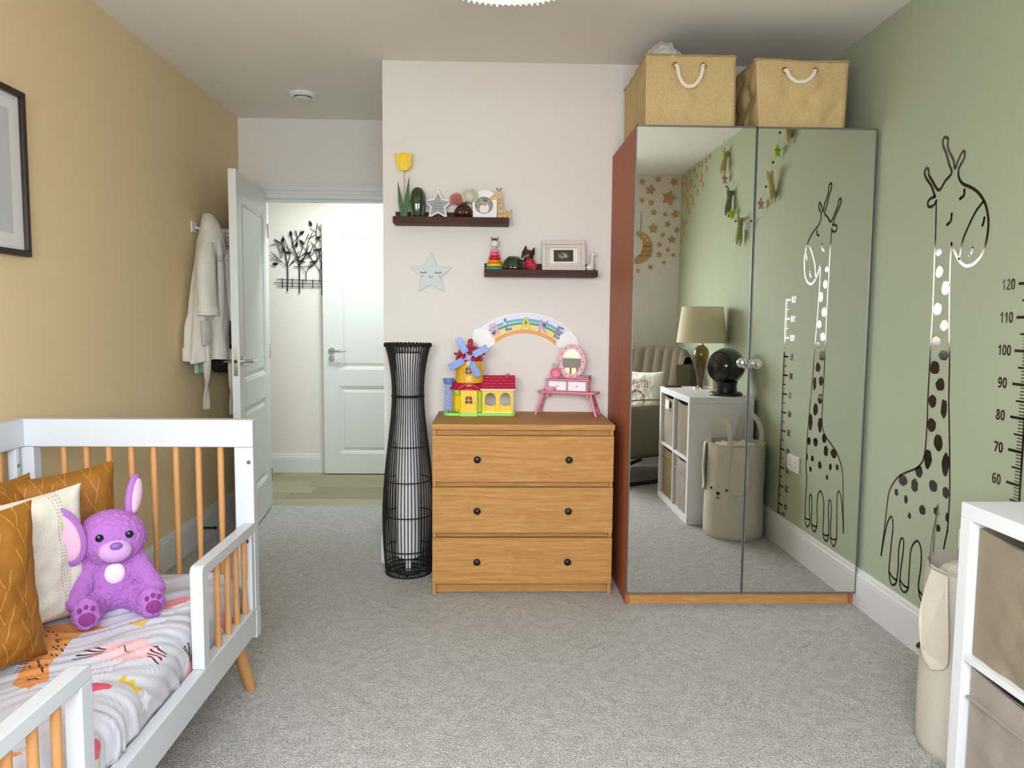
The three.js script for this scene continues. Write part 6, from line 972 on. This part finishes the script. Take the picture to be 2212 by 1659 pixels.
// ---------- black metal tree art in the hall ----------
{
  const t = thing('metal_tree_art', 'black metal wall art of bare trees, birds and a fence', 'wall art', [-1.45, 1.66, HZ]);
  const B = [[[-1.561,1.428],[-1.558,1.605],[-1.569,1.689],[-1.597,1.784],[-1.656,1.825]],[[-1.569,1.689],[-1.59,1.856]],[[-1.564,1.617],[-1.599,1.652],[-1.647,1.688],[-1.682,1.729]],[[-1.599,1.652],[-1.685,1.678]],[[-1.605,1.688],[-1.635,1.784],[-1.681,1.783]],[[-1.644,1.82],[-1.604,1.748],[-1.593,1.689]],[[-1.552,1.617],[-1.503,1.677],[-1.466,1.738]],[[-1.557,1.629],[-1.538,1.713],[-1.584,1.844]],[[-1.623,1.67],[-1.658,1.718]],[[-1.47,1.415],[-1.468,1.606],[-1.478,1.69],[-1.507,1.761],[-1.524,1.857]],[[-1.467,1.618],[-1.418,1.714],[-1.399,1.798],[-1.361,1.883]],[[-1.465,1.63],[-1.43,1.69],[-1.369,1.751],[-1.357,1.793]],[[-1.473,1.666],[-1.526,1.737],[-1.561,1.767]],[[-1.525,1.785],[-1.464,1.858],[-1.451,1.893]],[[-1.472,1.69],[-1.441,1.762],[-1.464,1.822],[-1.499,1.893]],[[-1.487,1.893],[-1.483,1.804],[-1.525,1.761]],[[-1.46,1.678],[-1.4,1.691],[-1.351,1.727]],[[-1.417,1.498],[-1.416,1.57],[-1.443,1.606],[-1.479,1.63]],[[-1.416,1.57],[-1.389,1.619],[-1.334,1.667],[-1.303,1.716]],[[-1.401,1.606],[-1.359,1.631],[-1.328,1.691],[-1.339,1.739]],[[-1.51,1.617],[-1.359,1.623]],[[-1.312,1.499],[-1.311,1.583],[-1.341,1.631],[-1.382,1.691],[-1.417,1.738]],[[-1.311,1.583],[-1.298,1.632],[-1.315,1.716],[-1.297,1.752]],[[-1.295,1.402],[-1.291,1.74]],[[-1.298,1.692],[-1.333,1.763],[-1.38,1.811]],[[-1.302,1.812],[-1.332,1.859],[-1.324,1.955]],[[-1.331,1.883],[-1.379,1.912]],[[-1.301,1.895],[-1.319,1.931]],[[-1.398,1.834],[-1.332,1.865]],[[-1.387,1.787],[-1.424,1.69],[-1.455,1.642]],[[-1.453,1.786],[-1.417,1.75],[-1.37,1.679]],[[-1.527,1.641],[-1.466,1.69],[-1.405,1.739]],[[-1.392,1.87],[-1.429,1.786]],[[-1.296,1.859],[-1.345,1.787],[-1.357,1.739]]];
  const F = [[[-1.642,1.52],[-1.0,1.505]],[[-1.662,1.493],[-1.0,1.482]],[[-1.643,1.467],[-1.0,1.46]],[[-1.598,1.526],[-1.599,1.457]],[[-1.521,1.527],[-1.522,1.458]],[[-1.442,1.524],[-1.443,1.454]],[[-1.364,1.523],[-1.365,1.455]]];
  const L = (p, z = 0.014) => [p[0] + 1.45, p[1] - 1.66, z];
  const trunk = { 0: 1, 9: 1, 23: 1 };
  B.forEach((b, i) => mesh(trunk[i] ? 'trunk' : 'branch', b.length > 2 ? tube(b.map((p) => L(p, 0.012 + (i % 3) * 0.003)), trunk[i] ? 0.0048 : 0.0028, 18, 6) : bar(L(b[0]), L(b[1]), trunk[i] ? 0.005 : 0.0028, 6), mat.blackMetal, t));
  F.forEach((b) => mesh('fence_bar', bar(L(b[0], 0.012), L(b[1], 0.012), 0.003, 6), mat.blackMetal, t));
  const leaf = prism(shapeOf([[-0.024, 0], [-0.01, 0.010], [0.008, 0.010], [0.024, 0], [0.008, -0.010], [-0.01, -0.010]], true), 0.002, 0, 4);
  for (const [x, y, a] of [[-1.376,1.948,1.9],[-1.528,1.869,1.6],[-1.442,1.876,0.7],[-1.59,1.82,1.3],[-1.485,1.786,1.4],[-1.443,1.804,2.3],[-1.583,1.743,2],[-1.651,1.637,0],[-1.32,1.841,0.4]]) mesh('leaf', leaf.clone().rotateZ(a).translate(...L([x, y], 0.018)), mat.blackMetal, t);
  const bird = merge([prism(shapeOf([[-0.03, 0.004], [-0.012, 0.014], [0.008, 0.012], [0.02, 0.018], [0.03, 0.01], [0.018, -0.002], [0.0, -0.008], [-0.02, -0.004], [-0.042, -0.006]]), 0.003)]);
  for (const [x, y, s] of [[-1.56, 1.722, -1], [-1.321, 1.745, 1], [-1.4, 1.717, 1], [-1.458, 1.656, -1], [-1.352, 1.653, 1]]) mesh('bird', (s > 0 ? bird.clone() : bird.clone().rotateY(Math.PI)).translate(...L([x, y], 0.018)), mat.blackMetal, t);
  mesh('spacer', [[-1.56, 1.5], [-1.47, 1.5], [-1.31, 1.5], [-1.57, 1.68]].map((p) => bar(L(p, 0), L(p, 0.014), 0.003, 6)), mat.blackMetal, t);
}
scene.traverse((o) => { if (o.isMesh) { o.castShadow = true; o.receiveShadow = true; } });
renderer.render(scene, camera);
